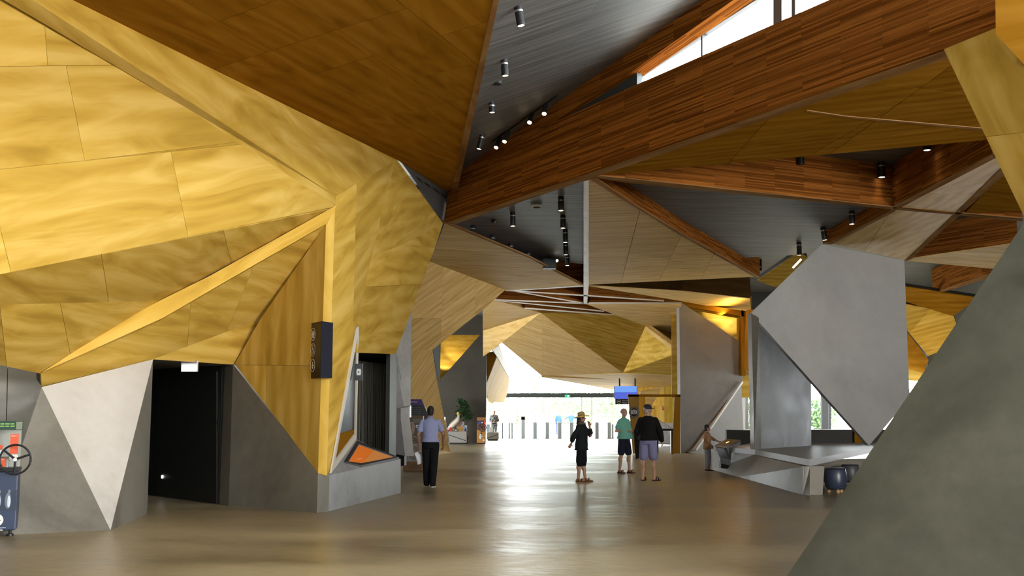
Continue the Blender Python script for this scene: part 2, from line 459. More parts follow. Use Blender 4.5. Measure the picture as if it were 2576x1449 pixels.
facet(WL, [MID, PL(1017, 613, pF4), PL(1094, 624, pF4), D1, D0, V1], PLY, grain=((905, 760), (1030, 740)), seams=[((915, 722), (1062, 715))])
facet(WL, [PL(1017, 613, pF4), N0f, PL(1094, 624, pF4)], PLY)
# concrete base of the left mass
def cpanel(pts, m=CONC, vec=None, name='concrete_panel', seams=(), parent=None, thick=.25):
    return facet(parent or WL, pts, m, seams=seams, name=name, thick=thick, back=0, gap=.015)
pC1 = plane(P(0, 918, 17.6), P(104, 940, 17.6), fl(60, 1318) * 1.0)
pC1 = (P(60, 940, 17.7), Vector((.12, -1, 0)).normalized())
cpanel([PL(-120, 890, pC1), PL(104, 938, pC1), PL(104, 978, pC1), PL(60, 1250, pC1), PL(-120, 1250, pC1)], CONCL, seams=[((20, 880), (12, 1260))])
C2l = fl(0, 1346)
cpanel([C3a, C3c, C2l, C2l + (C2l - C3c) * .35, PL(30, 1195, plane(C3a, C3c, C2l))])
cpanel([C3a, C3b, C3c], CONCL)
C4b = fl(370, 1293); cpanel([C3b, C4b, C3c], CONC)
# plinth, base of the post
C5t = P(800, 1190, C5b.y)
cpanel([K5a, PL(800, 1190, pC5), C5b, C5a])
J2 = fl(552, 1268); pJ = plane(C5a, J2, J2 + UP)
cpanel([K5a, PL(565, 923, pJ), J2, C5a], CONC, thick=.1)
P6 = fl(820, 1288); pC6 = plane(C5b, P6, P6 + UP)
cpanel([PL(799, 1190, pC6), PL(822, 1197, pC6), P6, C5b], thick=.15)
P7 = fl(1008, 1240); pC7 = plane(P6, P7, P7 + UP)
q1, q2 = PL(822, 1197, pC7), PL(1008, 1155, pC7)
cpanel([q1, q2, P7, P6], CONCG)
BKP = P(893, 1104, 27.0)
pTop = plane(q1, q2, P(893, 1104, 21.7))
top = [q1, q2, PL(893, 1104, pTop), PL(858, 1145, pTop)]
cpanel(top, CONCG, thick=.12)
# dark lobby with its door behind the base
LB = struct('wall_lobby', 'dark wall of the toilet lobby in the left mass')
ba, bb = J2, fl(370, 1245); d = (bb - ba).normalized(); bc = bb + d * 4
pLB = plane(ba, bb, bb + UP)
H = 2.65
solid('wall_panel', [ba + d * .05, bc, bc + UP * H, ba + d * .05 + UP * H], Vector((-d.y, d.x, 0)) * -.2 if (Vector((-d.y, d.x, 0)).dot(CAM - ba) > 0) else Vector((-d.y, d.x, 0)) * .2, DARK, LB)
sof = [C3b, K5a, K5a + Vector((-1.2, 4, 0)), C3b + Vector((-2.5, 6, 0))]
solid('ceiling_panel', sof, UP * .25, CONC, LB)
solid('side_panel', [C4b + Vector((-.2, .1, 0)), C4b + Vector((-2.2, 5.5, 0)), C4b + Vector((-2.2, 5.5, 2.6)), C4b + Vector((-.2, .1, 2.6))], Vector((-.2, 0, 0)), DARK, LB)
nL = pLB[1] if pLB[1].dot(CAM - ba) > 0 else -pLB[1]
DR = struct('door_1', 'dark flush toilet door in the dark lobby')
dq = [PL(548, 935, pLB), PL(400, 935, pLB), PL(400, 1249, pLB), PL(548, 1266, pLB)]
dq[2].z = .01; dq[3].z = .01
solid('door_leaf', dq, nL * .03, mat('charcoal_door', (.022, .023, .021), .5), DR)
hp = PL(413, 1199, pLB)
bm = bmesh.new(); cyl(bm, hp, hp + nL * .05, .03); obj('door_button', bm, mat('lit_button', (1, 1, 1), emit=(1, .97, .9), es=4), DR)

# curtain recess at the right end of the left mass
RC = struct('wall_recess', 'dark recess under the plywood beside the plinth')
q0, q1_ = D0 + Vector((-.3, .15, .12)), D1 + Vector((-.12, .12, .12)); q2_, q3 = P(997, 890, 26.6), P(884, 886, 26.0)
q2_.z, q3.z = q1_.z, q0.z
dn = lambda q: Vector((q.x, q.y, 0))
solid('recess_soffit', [q0, q1_, q2_, q3], UP * .3, DARK, RC)
solid('recess_back', [q3, q2_, dn(q2_), dn(q3)], Vector((0, .2, 0)), DARK, RC)
solid('recess_side', [q1_, q2_, dn(q2_), dn(q1_)], Vector((-.08, .02, 0)), DARK, RC)

# burnished concrete pier past the recess
PR = struct('column_left', 'burnished grey concrete pier beside the dark recess')
d1 = P(995, 891, 28.4); d2 = P(1035, 776, 30.2); d3 = P(988, 1140, 28.4); d4 = P(1015, 1147, 28.0); d5 = P(1017, 1050, 28.3); d6 = P(1003, 948, 28.2)
PIER = mat('pier_concrete', spec=.4, build=conc_build((.34, .34, .345), (.48, .485, .49), (.60, .605, .61), .9, .35, .5))
cpanel([d1, d6, d5, d4, d3], PIER, parent=PR, thick=.3)
pD2 = plane(d1, d6, d2)
cpanel([d1, d2, PL(1033, 1022, pD2), PL(1016, 1022, pD2), d6], PIER, parent=PR, thick=.2)
solid('pier_shadow_block', [P(984, 1138, 28.8), P(1017, 1145, 28.4), P(1017, 1145, 28.4) * 1, P(1017, 1172, 28.4), P(984, 1172, 28.8)], Vector((0, .6, 0)), DARK, PR)  # dark block stands in for the shadow below the pier
solid('pane', [P(1013, 1020, 30.6), P(1034, 1020, 30.6), P(1034, 1050, 30.6), P(1013, 1050, 30.6)], Vector((0, .05, 0)), mat('window_glow_panel', (.85, .9, .9), .3, emit=(.85, .95, 1), es=.55), PR)  # its glow stands in for a bright window seen under the pier

# leaning plywood leg past the pier
LG = struct('wall_left_far', 'pale leaning plywood leg past the curtain recess')
w1, w2, w3 = PZ(1081, 658, 6.0), PZ(1271, 729, 6.0), fl(1134, 1137)
pW = plane(w1, w2, w3)
facet(LG, [w1, w2, PL(1223, 773, pW), PL(1088, 880, pW), PL(1034, 880, pW), PL(1034, 783, pW)], PLYP, grain=((1050, 850), (1200, 740)), seams=[((1196, 720), (1196, 800)), ((1115, 640), (1108, 900)), ((1030, 800), (1120, 800))], back=.3, backmat=PLYP)
facet(LG, [PL(1034, 880, pW), PL(1088, 880, pW), PL(1099, 956, pW), w3, PL(1034, 1120, pW)], PLYP, grain=UP, back=.3, backmat=PLYP)
facet(LG, [P(1121, 1050, 46.6), P(1135, 1137, 47.6), P(1114, 1082, 46.8)], CONCL, name='folded_edge', thick=.08, back=0)  # pale colour paints in the light on the leg's side edge

# ---- dark back wall with its lit niche
EB = struct('wall_back_left', 'tall dark wall with a gold lit triangular niche')
YE = 63.0
def fe(x, y): return P(x, y, YE)
def vert(pts, m, parent, name, depth=.3):
    return solid(name, pts, Vector((0, depth, 0)), m, parent)
vert([fe(1050, 772), fe(1225, 772), fe(1225, 842), fe(1050, 842)], CONCD, EB, 'wall_panel')
vert([fe(1208, 842), fe(1225, 842), fe(1222, 1118.5), fe(1106, 1118.5), fe(1106, 957)], CONCD, EB, 'wall_panel')
vert([fe(1050, 842), fe(1108, 842), fe(1106, 957), fe(1106, 1118.5), fe(1050, 1118.5)], CONCD, EB, 'wall_panel')
nb = [P(1104, 838, YE + 1.6), P(1215, 838, YE + 1.6), P(1100, 970, YE + 1.6)]
facet(EB, [P(1100, 830, YE + 1.4), P(1225, 830, YE + 2.6), P(1215, 980, YE + 2.4), P(1100, 980, YE + 1.4)], PLY, name='niche_back', back=.1)
for nx, ny in ((1122, 942), (1152, 925)):
    p = P(nx, ny, YE + .75); spot('niche_uplight', p - UP * .1, P(nx + 4, ny - 70, YE + 1.8), 130, (1, .84, .46), 75, .5)
facet(EB, [P(1089, 874, 62.93), P(1107, 864, 62.97), P(1107, 960, 62.97), P(1098, 930, 62.93)], mat('louvre_grey', (.07, .08, .09), .5), name='louvre', seams=[((1085, 890), (1115, 910)), ((1085, 910), (1115, 932)), ((1085, 870), (1115, 888))], back=.1, edge=True)

# ---- entrance facets beyond
GF = struct('ceiling_entrance', 'pale folded plywood facets over the bright entrance')
g0 = PZ(1360, 787, 6.0); g2 = P(1362, 945, 64); g3 = P(1567, 938.5, 60)
pG3 = plane(g0, g2, g3); g1 = PL(1262, 862, pG3)
kw = dict(back=.15, backmat=PLYP)
facet(GF, [g0, g1, g2, g3], PLYP, grain=((1262, 862), (1500, 930)), seams=[((1364, 787), (1364, 945)), ((1440, 840), (1452, 945))], **kw)
a1 = PZ(1246, 755, 6.0); a2 = P(1227, 829, 58)
pG1 = plane(g0, a1, a2)
facet(GF, [PL(1215, 766, pG1), a1, g0, PL(1215, 832, pG1)], PLYP, **kw)
pG2 = plane(a2, g0, g1)
facet(GF, [PL(1215, 832, pG2), g0, g1, PL(1240, 880, pG2), PL(1215, 897, pG2)], PLYP, **kw)
b1 = PZ(1545, 791, 6.0); pG4 = plane(g0, b1, g3); b2 = PL(1625, 820, pG4)
facet(GF, [g0, b1, b2, g3], PLY, grain=((1370, 800), (1600, 860)), **kw)
c1 = PZ(1472, 764, 6.0); c2 = PZ(1714, 762, 6.0); pG6 = plane(c1, c2, b2)
c3 = PL(1714, 850, pG6)
facet(GF, [c1, c2, c3, b2, PL(1545, 791, pG6)], PLYP, **kw)
c4 = P(1714, 944, 58)
facet(GF, [b2, c3, P(1714, 885, 51)], PLY, **kw)
p885 = P(1714, 885, 51)
facet(GF, [b2, p885, g3], PLY, **kw)
facet(GF, [p885, c4, g3], PLY, **kw)
pG7 = plane(g2, g3, P(1670, 968, 72)); 
facet(GF, [g2, g3, P(1714, 944, 58), P(1714, 963, 66)], PLYP, **kw)
facet(GF, [g2, P(1714, 963, 66), P(1670, 969, 70), P(1545, 984, 73)], PLYP, **kw)
facet(GF, [P(1545, 984, 73), P(1670, 969, 70), P(1640, 998, 76), P(1560, 1000, 76)], PLYP, **kw)
# left side of the entrance
e1 = P(1250, 898, 64); e2 = P(1283, 956, 70)
facet(GF, [e1, e2, P(1275, 984, 71), P(1264, 1012, 71), P(1246, 1012, 68), P(1243, 1017, 67.5), P(1215, 980, 64)], PLYP, grain=UP, **kw)
facet(GF, [PL(1215, 890, plane(e1, P(1215, 980, 64), P(1215, 890, 63))), P(1246, 885, 64), e1, P(1215, 982, 64)], PLYD, grain=UP, back=.15, backmat=PLYD)
facet(GF, [P(1240, 880, 62), P(1256, 868, 63), P(1283, 954, 70), e1], mat('white_reveal', (.75, .75, .74), .5), back=.08)

# ---- front glass wall, header and posts
WN = struct('window_1', 'bright entrance glass front with a dark header bar')
yg = 79.0
bm = bmesh.new(); bx(bm, ((P(1268, 995, yg).x + 5.6) / 2 + 2.2, yg, P(1400, 994.5, yg).z), (12.2, .5, .30)); bmesh.ops.bevel(bm, geom=bm.edges[:], offset=.02, affect='EDGES')
obj('window_header', bm, mat('header_dark', (.03, .035, .036), .5), WN)
for px in (1365, 1463, 1488, 1600):
    x = P(px, 1000, yg).x; obj('window_mullion', BOX((x, yg, 1.35), (.05, .08, 2.7)), STEEL, WN)
x0 = P(1200, 1000, yg).x
for i in range(4):
    xa = x0 + i * 3.2
    obj('pane', BOX((xa + 1.6, yg + .02, 3.0), (3.16, .012, 6.0)), GLASS, WN)
exs = thing('exit_sign', 'small green exit sign under the dark entrance header', 'sign', (P(1427, 998, yg).x, yg - .3, P(1427, 997, yg).z))
obj('housing', BOX((0, 0, 0), (.36, .06, .20)), mat('exit_green', (.02, .30, .16), .4, emit=(.05, .55, .30), es=.5), exs)
obj('running_figure', BOX((.04, -.035, 0), (.06, .01, .13)), mat('exit_white', (.9, 1, .95), emit=(.8, 1, .9), es=1), exs)

# ---- right far column, gold niche and the walls around it
CR = struct('column_far', 'tall grey concrete pier with folded foot beside the photo arch')
def f47(x, y): return P(x, y, 47.0)
cpanel([f47(1710, 757), P(1873, 868, 47.6), P(1873, 930, 47.6), P(1867, 957, 47.5), f47(1744, 1131), f47(1742, 1140), f47(1712, 1140)], mat('far_pier_concrete', spec=.4, build=conc_build((.17, .16, .145), (.225, .215, .20), (.27, .26, .245), .4)), parent=CR, thick=.35)
cpanel([P(1867, 957, 47.5), P(1869, 1090, 47.9), P(1820, 1142, 47.6), P(1742, 1141, 46.6), P(1744, 1131, 46.9)], mat('far_pier_concrete', spec=.4, build=conc_build((.17, .16, .145), (.225, .215, .20), (.27, .26, .245), .4)), parent=CR, thick=.35)
facet(CR, [P(1867, 957, 47.3), P(1858, 975, 47.3), P(1738, 1132, 46.5), P(1752, 1132, 46.5)], CONCL, name='folded_edge', thick=.1, back=0)
GN = struct('wall_back_right', 'amber plywood wall with a gold lit niche above the grey pier')
facet(GN, [P(1690, 745, 49.5), P(1890, 745, 49.5), P(1890, 1000, 49.5), P(1690, 1000, 49.5)], PLY, name='niche_back', back=.1)
vert([P(1712, 757, 47.2), P(1876, 783, 47.2), P(1876, 797, 47.2), P(1712, 768, 47.2)], PLYD, GN, 'niche_frame', 1.0)
vert([P(1865, 780, 47.2), P(1876, 782, 47.2), P(1876, 945, 47.2), P(1865, 945, 47.2)], PLYD, GN, 'niche_frame', 1.0)
facet(GN, [P(1876, 780, 46.8), P(1925, 775, 46.0), P(1925, 950, 46.0), P(1900, 948, 46.0), P(1876, 930, 46.8)], PLYD, grain=UP, back=.1)
for nx, ny in ((1795, 812), (1818, 826), (1838, 843)):
    spot('niche_uplight', P(nx, ny + 12, 48.3), P(nx + 3, ny - 40, 49.6), 130, (1, .86, .52), 50, .7)
area('niche_strip', P(1835, 783, 46.0), P(1810, 752, 46.0) + UP * .5, 4.0, .15, 60, (1, .66, .16))
# windows in the back right wall
yb = 50.0
WB = struct('window_2', 'bright back windows with a dark mullion behind the concrete column')
solid('window_sill', [P(1860, 1080, yb), P(2420, 1080, yb), P(2420, 1084, yb), P(1860, 1084, yb)], Vector((0, .3, 0)), WHITE, WB)
solid('window_post', [P(1867, 930, yb), P(1875, 930, yb), P(1875, 1080, yb), P(1867, 1080, yb)], Vector((0, .15, 0)), WHITE, WB)
for a, b in ((2068, 2083), (2086, 2091), (2200, 2206)):
    solid('window_mullion', [P(a, 930, yb), P(b, 930, yb), P(b, 1080, yb), P(a, 1080, yb)], Vector((0, .25, 0)), FRAME, WB)
solid('pane', [P(1875, 930, yb + .1), P(2400, 930, yb + .1), P(2400, 1080, yb + .1), P(1875, 1080, yb + .1)], Vector((0, .02, 0)), GLASS, WB)
solid('wall_panel', [P(1860, 1084, yb), P(2420, 1084, yb), fl(2420, 1131) * 1, fl(1860, 1131)], Vector((0, .3, 0)), CONC, GN)
facet(GN, [P(1862, 930, 49.8), P(1900, 946, 49.0), P(1925, 946, 49.0), P(1925, 900, 49.6), P(1862, 900, 49.8)], PLYP, back=.1)
facet(GN, [P(2030, 940, 49.6), P(2068, 992, 49.0), P(2110, 1000, 49.0), P(2110, 940, 49.6)], PLYD, back=.1)
solid('wall_panel', [P(1880, 690, yb + .2), P(2480, 690, yb + .2), P(2480, 945, yb + .2), P(1900, 945, yb + .2)], Vector((0, .25, 0)), DARK, GN)
# dark counter walls below the windows
CW = struct('partition', 'low dark wall below the back windows')
solid('dark_panel', [P(1828, 1081, 37), P(1925, 1083, 36), P(1925, 1140, 36), P(1828, 1135, 37)], Vector((0, .25, 0)), DARK, CW)
solid('dark_panel', [P(2030, 1081, 36.5), P(2235, 1081, 36.5), P(2235, 1131, 36.5), P(2030, 1131, 36.5)], Vector((0, .25, 0)), DARK, CW)
solid('amber_end', [P(2150, 1081, 36.3), P(2168, 1081, 36.3), P(2168, 1130, 36.3), P(2150, 1130, 36.3)], Vector((0, .1, 0)), PLYD, CW)
# yellow timber wall right of the entrance
YW = struct('wall_entrance_right', 'bright yellow plywood wall behind the photo arch')
facet(YW, [P(1672, 966, 70), P(1698, 962, 70), P(1697, 1066, 70), P(1672, 1066, 70)], mat('plywood_yellow_lit', rough=.45, build=ply_build((.60, .36, .03), (.74, .47, .05), (.82, .56, .09), .1)), grain=UP, back=.1)  # brighter face: window light is put into its yellow
facet(YW, [P(1590, 960, 71), P(1672, 960, 70.1), P(1672, 1075, 70.1), P(1590, 1060, 71)], PLY, grain=UP, back=.1, seams=[((1600, 1021), (1680, 1021))])
facet(YW, [P(1698, 955, 69), P(1716, 955, 69), P(1716, 1080, 69), P(1692, 1080, 69)], CONCL, back=.1)
facet(YW, [P(1610, 1000, 66), P(1610, 985, 66), P(1668, 971, 66), P(1640, 1020, 66), P(1625, 1046, 66), P(1608, 1046, 66)], PLYP, back=.1)
facet(YW, [P(1605, 1030, 58), P(1640, 1044, 58), P(1694, 1081, 56), P(1694, 1116, 56), P(1605, 1116, 58)], CONC, back=.1)
facet(YW, [P(1668, 1064, 64), P(1700, 1064, 64), P(1700, 1100, 64), P(1668, 1100, 64)], CONCL, back=.1)

# ---- great concrete slab, its column and the bench
SL = struct('column_right', 'tilted grey concrete slab on a burnished concrete column')
h1 = P(2067, 615, 29.9); hf = P(1890, 786, 29.3); hd = P(2186, 1121, 30.0)
pH = plane(h1, hf, hd)
hx = [h1, PL(2275, 655, pH), PL(2287, 974, pH), PL(2290, 1000, pH), hd, PL(1909, 810, pH), hf]
solid('slab', hx, Vector((0.05, .45, 0)), mat('blue_grey_concrete', spec=.4, build=conc_build((.36, .365, .375), (.43, .435, .445), (.49, .495, .505), .4)), SL)
k0 = PZ(1915, 1130, .68); k1 = PZ(2041, 1122, .68)
pK = plane(k0, k1, k1 + UP)
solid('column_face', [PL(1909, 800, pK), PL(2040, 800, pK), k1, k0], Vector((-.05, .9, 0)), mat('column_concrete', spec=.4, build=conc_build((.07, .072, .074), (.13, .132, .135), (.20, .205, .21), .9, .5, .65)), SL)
ke = PZ(1898, 1131, .68); 
solid('column_edge', [P(1890, 786, 29.35), P(1909, 800, 29.25), k0 + Vector((0, -.02, 0)), ke], Vector((0, .5, 0)), CONC, SL)
BN = struct('bench', 'long concrete bench block with a thick slab top')
zt = .69
t0 = PZ(1828, 1125, zt); t1 = PZ(1899, 1131, zt); t2 = PZ(2037, 1156, zt); t3 = PZ(2190, 1127, zt)
n3 = t3 + (t3 - t2) * .8
solid('bench_top', [t0, t1, t2, n3, n3 + Vector((-3, 5, 0)), t0 + Vector((1.5, 4, 0))], -UP * .13, CONCG, BN)
f1, f2, f3 = fl(1790, 1181), fl(2020, 1245), fl(2037, 1247)
lowt = lambda p, z: Vector((p.x, p.y, z))
bt = .555
fm = f1.lerp(f2, (f1.y - t1.y) / (f1.y - f2.y)); ta_, tb_, tc_ = (Vector((q.x + dx, q.y, bt)) for q, dx in ((f1, .05), (t1, -.04), (t2, -.10)))
solid('bench_side', [f1, fm, tb_, ta_], Vector((.4, .05, 0)), CONC, BN)
solid('bench_side', [fm, f2, tc_, tb_], Vector((.4, .05, 0)), CONC, BN)
solid('bench_leg', [lowt(f2, 0), lowt(f3, 0), Vector((t2.x, t2.y, bt)), Vector((t2.x - .12, t2.y + .02, bt))], Vector((.05, .35, 0)), CONCG, BN)
bk = f3 + Vector((.4, 3.2, 0))
solid('bench_back', [lowt(bk, 0), lowt(bk + Vector((6, 2.5, 0)), 0), lowt(bk + Vector((6, 2.5, 0)), bt), lowt(bk, bt)], Vector((0, .2, 0)), CONC, BN)

# ---- near leaning concrete leg at the right, yellow plywood leg above it
NR = struct('column_near', 'big leaning concrete leg filling the right foreground')
n0 = Vector((2.57, 11.2, 0)); n0 = fl(1960, 1478); n1 = P(2576, 560, 10.5)
dv = (n1 - n0); n2 = n0 + dv * 1.32
rt = Vector((4.6, -3.4, 0))
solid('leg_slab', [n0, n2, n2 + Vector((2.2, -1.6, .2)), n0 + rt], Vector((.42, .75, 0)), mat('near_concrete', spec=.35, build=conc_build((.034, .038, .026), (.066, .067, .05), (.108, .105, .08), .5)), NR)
YL = struct('column_upper', 'yellow plywood leg rising to the big beam at the upper right')
y1, y2, y3 = PZ(2374, 124, 6.0), P(2576, 545, 11.5), P(2530, 60, 12.7)
pY = plane(y1, y2, y3); y4 = PL(2640, 290, pY)
facet(YL, [y1, y3, y4, PL(2650, 640, pY), PL(2622, 640, pY)], PLY, grain=((2400, 180), (2576, 545)), seams=[((2430, 350), (2600, 330))], back=.25, backmat=PLYD)
y5 = PL(2740, 420, pY) + Vector((.5, 1.2, 0))
pY2 = plane(y3, y4, P(2497, -40, 11.8))
facet(YL, [y3, y4, y4 + Vector((1.6, .5, .3)), P(2640, -60, 11.3), P(2497, -40, 11.8)], PLYD, back=.2, backmat=PLYD)  # dark second face: its shade is put into the plywood colour

# ================================================================== CEILING
CE = struct('ceiling', 'folded plywood soffits and dark board recesses between deep timber beams')
ZS = 6.0; ZR = 6.9
def z6(*pp): return [PZ(x, y, ZS) for x, y in pp]
DARKW = mat('recess_shade_timber', rough=.6, spec=.0, build=ply_build((.035, .018, .006), (.05, .026, .009), (.07, .036, .012)))  # timber colour with the dark recess's shade put in
def soffit(pp, m=PLYD, seams=(), grain=None, top=ZR, bm_=LAM):
    facet(CE, z6(*pp), m, seams=seams, grain=grain, backvec=Vector((0, 0, top - ZS - .03)), backmat=bm_, edge=False, gap=.011)
def recess(pp, z):
    pts = [PZ(x, y, z) for x, y in pp]
    solid('recess_boards', pts, UP * .08, BOARD, CE, udir=Vector((1, .08, 0)))
def strip(pp, m=LAMD, top=ZR, name='beam'):
    pts = z6(*pp); e = max(((b - a) for a, b in zip(pts, pts[1:] + pts[:1])), key=lambda v: v.length)
    if name == 'beam' and top > 6.5:
        o = solid(name, pts, UP * (top - ZS), LAM if m is LAMD or m.name == 'sheen_edge_timber' else m, CE, udir=e.normalized())
        solid('edge_cap', [p - UP * .014 for p in pts], UP * .014, m, CE, udir=e.normalized()); return o  # paler cap paints reflected floor light onto the beam underside
    return solid(name, [p - UP * .012 for p in pts], UP * (top - ZS + .012), m, CE, udir=e.normalized())
# near left soffit
pK1 = plane(S0, PZ(1242, -10, 6.0), T)
def k1(*pp): return [PL(x, y, pK1) for x, y in pp]
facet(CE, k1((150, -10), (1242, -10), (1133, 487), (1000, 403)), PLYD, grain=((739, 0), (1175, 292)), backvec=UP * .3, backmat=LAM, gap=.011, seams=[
    ((430, -15), (1160, 394)), ((720, -12), (1190, 302)), ((985, -10), (1215, 175)), ((251, 31), (350, -5)), ((560, 51), (710, -5)), ((598, 155), (700, 122)), ((797, 186), (920, 146)), ((850, 74), (1045, 14)),
    ((1100, 93), (1230, 54)), ((1035, 200), (1205, 158)), ((985, 290), (1190, 244)), ((1075, 350), (1180, 322))])
# extends behind the camera, out of view
solid('soffit_return', k1((150, -10), (1242, -10)) + [Vector((.8, -2, 6)), Vector((-6, -2, 6))], UP * .3, PLYD, CE)
sk = k1((1242, -10), (1257, -10), (1148, 490), (1133, 487))
solid('beam', [q - UP * .012 for q in sk], UP * .3, LAMD, CE, udir=(sk[3] - sk[0]).normalized())
# grey service soffit with slots
sv = [T + Vector((.01, .02, 0)), k1((1133, 487))[0], N0]
solid('service_soffit', [p + UP * .05 for p in sv], UP * .5, mat('service_grey', (.09, .095, .10), .5), CE)
pSV = plane(*sv)
for k in range(4):
    a, b, c, d_ = (PL(x + k * 21, y + k * 13.5, pSV) + UP * .045 for x, y in ((1046, 449), (1058, 456.5), (1063, 465), (1051, 458)))
    solid('vent_slot', [a, b, c, d_], UP * .03, BLACK, CE)
# the great laminated beam
BM = struct('beam', 'deep laminated timber beam crossing the hall to the lower left')
m0, m1 = PZ(1117, 559, ZS), PZ(2373, 124, ZS)
pB = plane(m0, m1, m1 + UP); bd = (m1 - m0).normalized()
nB = Vector((-bd.y, bd.x, 0)); nB = nB if nB.dot(m0 - CAM) > 0 else -nB
mE = m0 + (m1 - m0) * 1.4
tops = [PL(2085, 0, pB), PL(1583, 221, pB), PL(1380, 314, pB), PL(1126, 488, pB)]
tE = tops[0] + (tops[0] - tops[1]) * 1.6
bmain = [m0, mE, tE] + tops
solid('beam_face', bmain, nB * .06, LAM, BM, udir=(tops[0] - tops[1]).normalized())
solid('beam_core', [p + nB * .06 - UP * (.014 if i < 2 else .02) for i, p in enumerate(bmain)], nB * .24, LAMD, BM, udir=bd)
# header over the clerestory
hb = [PL(1588, 181, pB), PL(1845, 0, pB)]; ht = [PL(1767, 0, pB), PL(1500, 190, pB), PL(1300, 330, pB)]
hbE = hb[1] + (hb[1] - hb[0]) * 1.5; htE = ht[0] + (ht[0] - ht[1]) * 1.6
solid('clerestory_header', [PL(1380, 313, pB)] + hb + [hbE] + [q + UP * .45 for q in [htE] + ht] + [PL(1126, 440, pB), PL(1126, 488, pB)], nB * .30, LAM, BM, udir=bd)
solid('filler_panel', [p + nB * .12 for p in (PL(1375, 316, pB), PL(1588, 181, pB), PL(1588, 222, pB))], nB * .1, mat('blue_grey_panel', (.05, .07, .085), .45), BM)
W3 = struct('window_3', 'wedge shaped clerestory window above the big beam')
pW3 = (m0 + nB * .33, pB[1])
def w3(x, y): return PL(x, y, pW3)
solid('window_reveal', [w3(1586, 182), w3(1601, 184), w3(1601, 250), w3(1586, 250)], nB * .08, WHITE, W3)
r1, r2, r3, r4 = w3(1600, 184), w3(1884, 0), w3(1902, 0), w3(1610, 189)
solid('window_rail', [r1, r2, r2 + (r2 - r1) * 1.6, r3 + (r3 - r4) * 1.6, r3, r4], nB * .10, FRAME, W3)
solid('window_post', [w3(1600, 184), w3(1611, 184), w3(1611, 250), w3(1600, 250)], nB * .10, FRAME, W3)
for a, b, y0 in ((1763, 1767, 82), (1945, 1966, -60), (1991, 2000, -60)):
    solid('window_mullion', [w3(a, y0), w3(b, y0), w3(b, 200), w3(a, 200)], nB * .10, FRAME, W3)
gl = [w3(1611, 190), w3(1895, 0), w3(1895, 0) + (r2 - r1) * 1.5, w3(2500, 60), w3(1895, 300), w3(1611, 300)]
solid('pane', [p + nB * .05 for p in gl], nB * .012, GLASS, W3)
# upper ceiling of grey boards
pK2 = plane(PL(1767, 0, pB), PL(1300, 330, pB), Vector((-.4, 12, 6.5)))
def onK2(x, y):
    n = pK2[1]; return Vector((x, y, pK2[0].z - (n.x * (x - pK2[0].x) + n.y * (y - pK2[0].y)) / n.z))
e1_ = PZ(1140, 488, 6); u2 = PL(1300, 330, pB); u1 = PL(1767, 0, pB)
k2 = [onK2(-1.2, 4), onK2(e1_.x - .1, e1_.y + .5), onK2(-1.6, 26.6), u2, u1, onK2(9.5, 3.6), onK2(7, 3.6)]
solid('upper_ceiling', [onK2(-1.6, 2.0), onK2(-1.7, 26.7), onK2(m0.x, m0.y + .05), onK2(u1.x, u1.y), onK2(10.9, 2.6), onK2(10.9, 2.0)], UP * .12, BOARD, CE, udir=Vector((1, .12, .1)))
# soffits right of the beam
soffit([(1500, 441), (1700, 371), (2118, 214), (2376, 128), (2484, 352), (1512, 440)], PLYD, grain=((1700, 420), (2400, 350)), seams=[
    ((2310, 226), (2218, 293)), ((2200, 296), (2095, 358)), ((1905, 330), (1852, 388)), ((2180, 205), (2450, 242)), ((2020, 385), (2500, 290)), ((1760, 405), (2060, 330))])
strip([(2030, 276), (2130, 291), (2482, 322), (2483, 327), (2130, 294.5), (2030, 279)], LAMD, 6.02, 'seam_cover')
strip([(1500, 440), (1575, 447), (2246, 519), (2240, 525), (1560, 456), (1500, 446)], LAMD)
strip([(2240, 525), (2246, 519), (2499, 386), (2505, 395), (2250, 529)], LAMD)
strip([(2484, 340), (2505, 340), (2512, 395), (2499, 392)], LAMD)
# long pale triangle and its beams
soffit([(1481, 453), (1495, 456), (1606, 524), (1716, 592), (1905, 696), (1481, 716)], PLYP, grain=((1481, 612), (1708, 603)), seams=[
    ((1613, 515), (1560, 720)), ((1718, 585), (1655, 712)), ((1800, 632), (1762, 705)), ((1470, 566), (1612, 570)), ((1470, 614), (1712, 606)), ((1470, 657), (1905, 693)), ((1605, 640), (1770, 668))])
strip([(1484, 450), (1500, 447), (1606, 519), (1716, 586), (1800, 633), (1912, 696), (1904, 699), (1716, 593), (1606, 525)], LAMD)
strip([(1468, 455), (1481, 452), (1481, 716), (1477, 764), (1468, 764), (1468, 716)], mat('sheen_edge_timber', rough=.4, spec=.5, build=ply_build((.36, .27, .19), (.50, .41, .32), (.62, .54, .45), .1)))  # sheen on the beam undersides is put into this pale colour
# triangle of soffit left of the white edge
soffit([(1118, 566), (1140, 566), (1330, 645), (1466, 717), (1272, 730), (1083, 660)], PLYP, grain=((1100, 640), (1300, 650)), seams=[((1080, 624), (1310, 639)), ((1085, 662), (1274, 690)), ((1274, 690), (1470, 717))], top=6.035)
recess([(1105, 548), (1300, 480), (1474, 425), (1474, 665), (1320, 650), (1120, 640)], 6.36)
recess([(1500, 425), (2262, 512), (2083, 618), (2010, 641), (1830, 651), (1700, 610)], 6.33)
strip([(1117, 560), (1122, 558), (1145, 567), (1330, 645), (1468, 715), (1466, 719), (1330, 647.5), (1138, 568.5)], LAMD, 6.02)
PALE = mat('sheen_edge_timber')
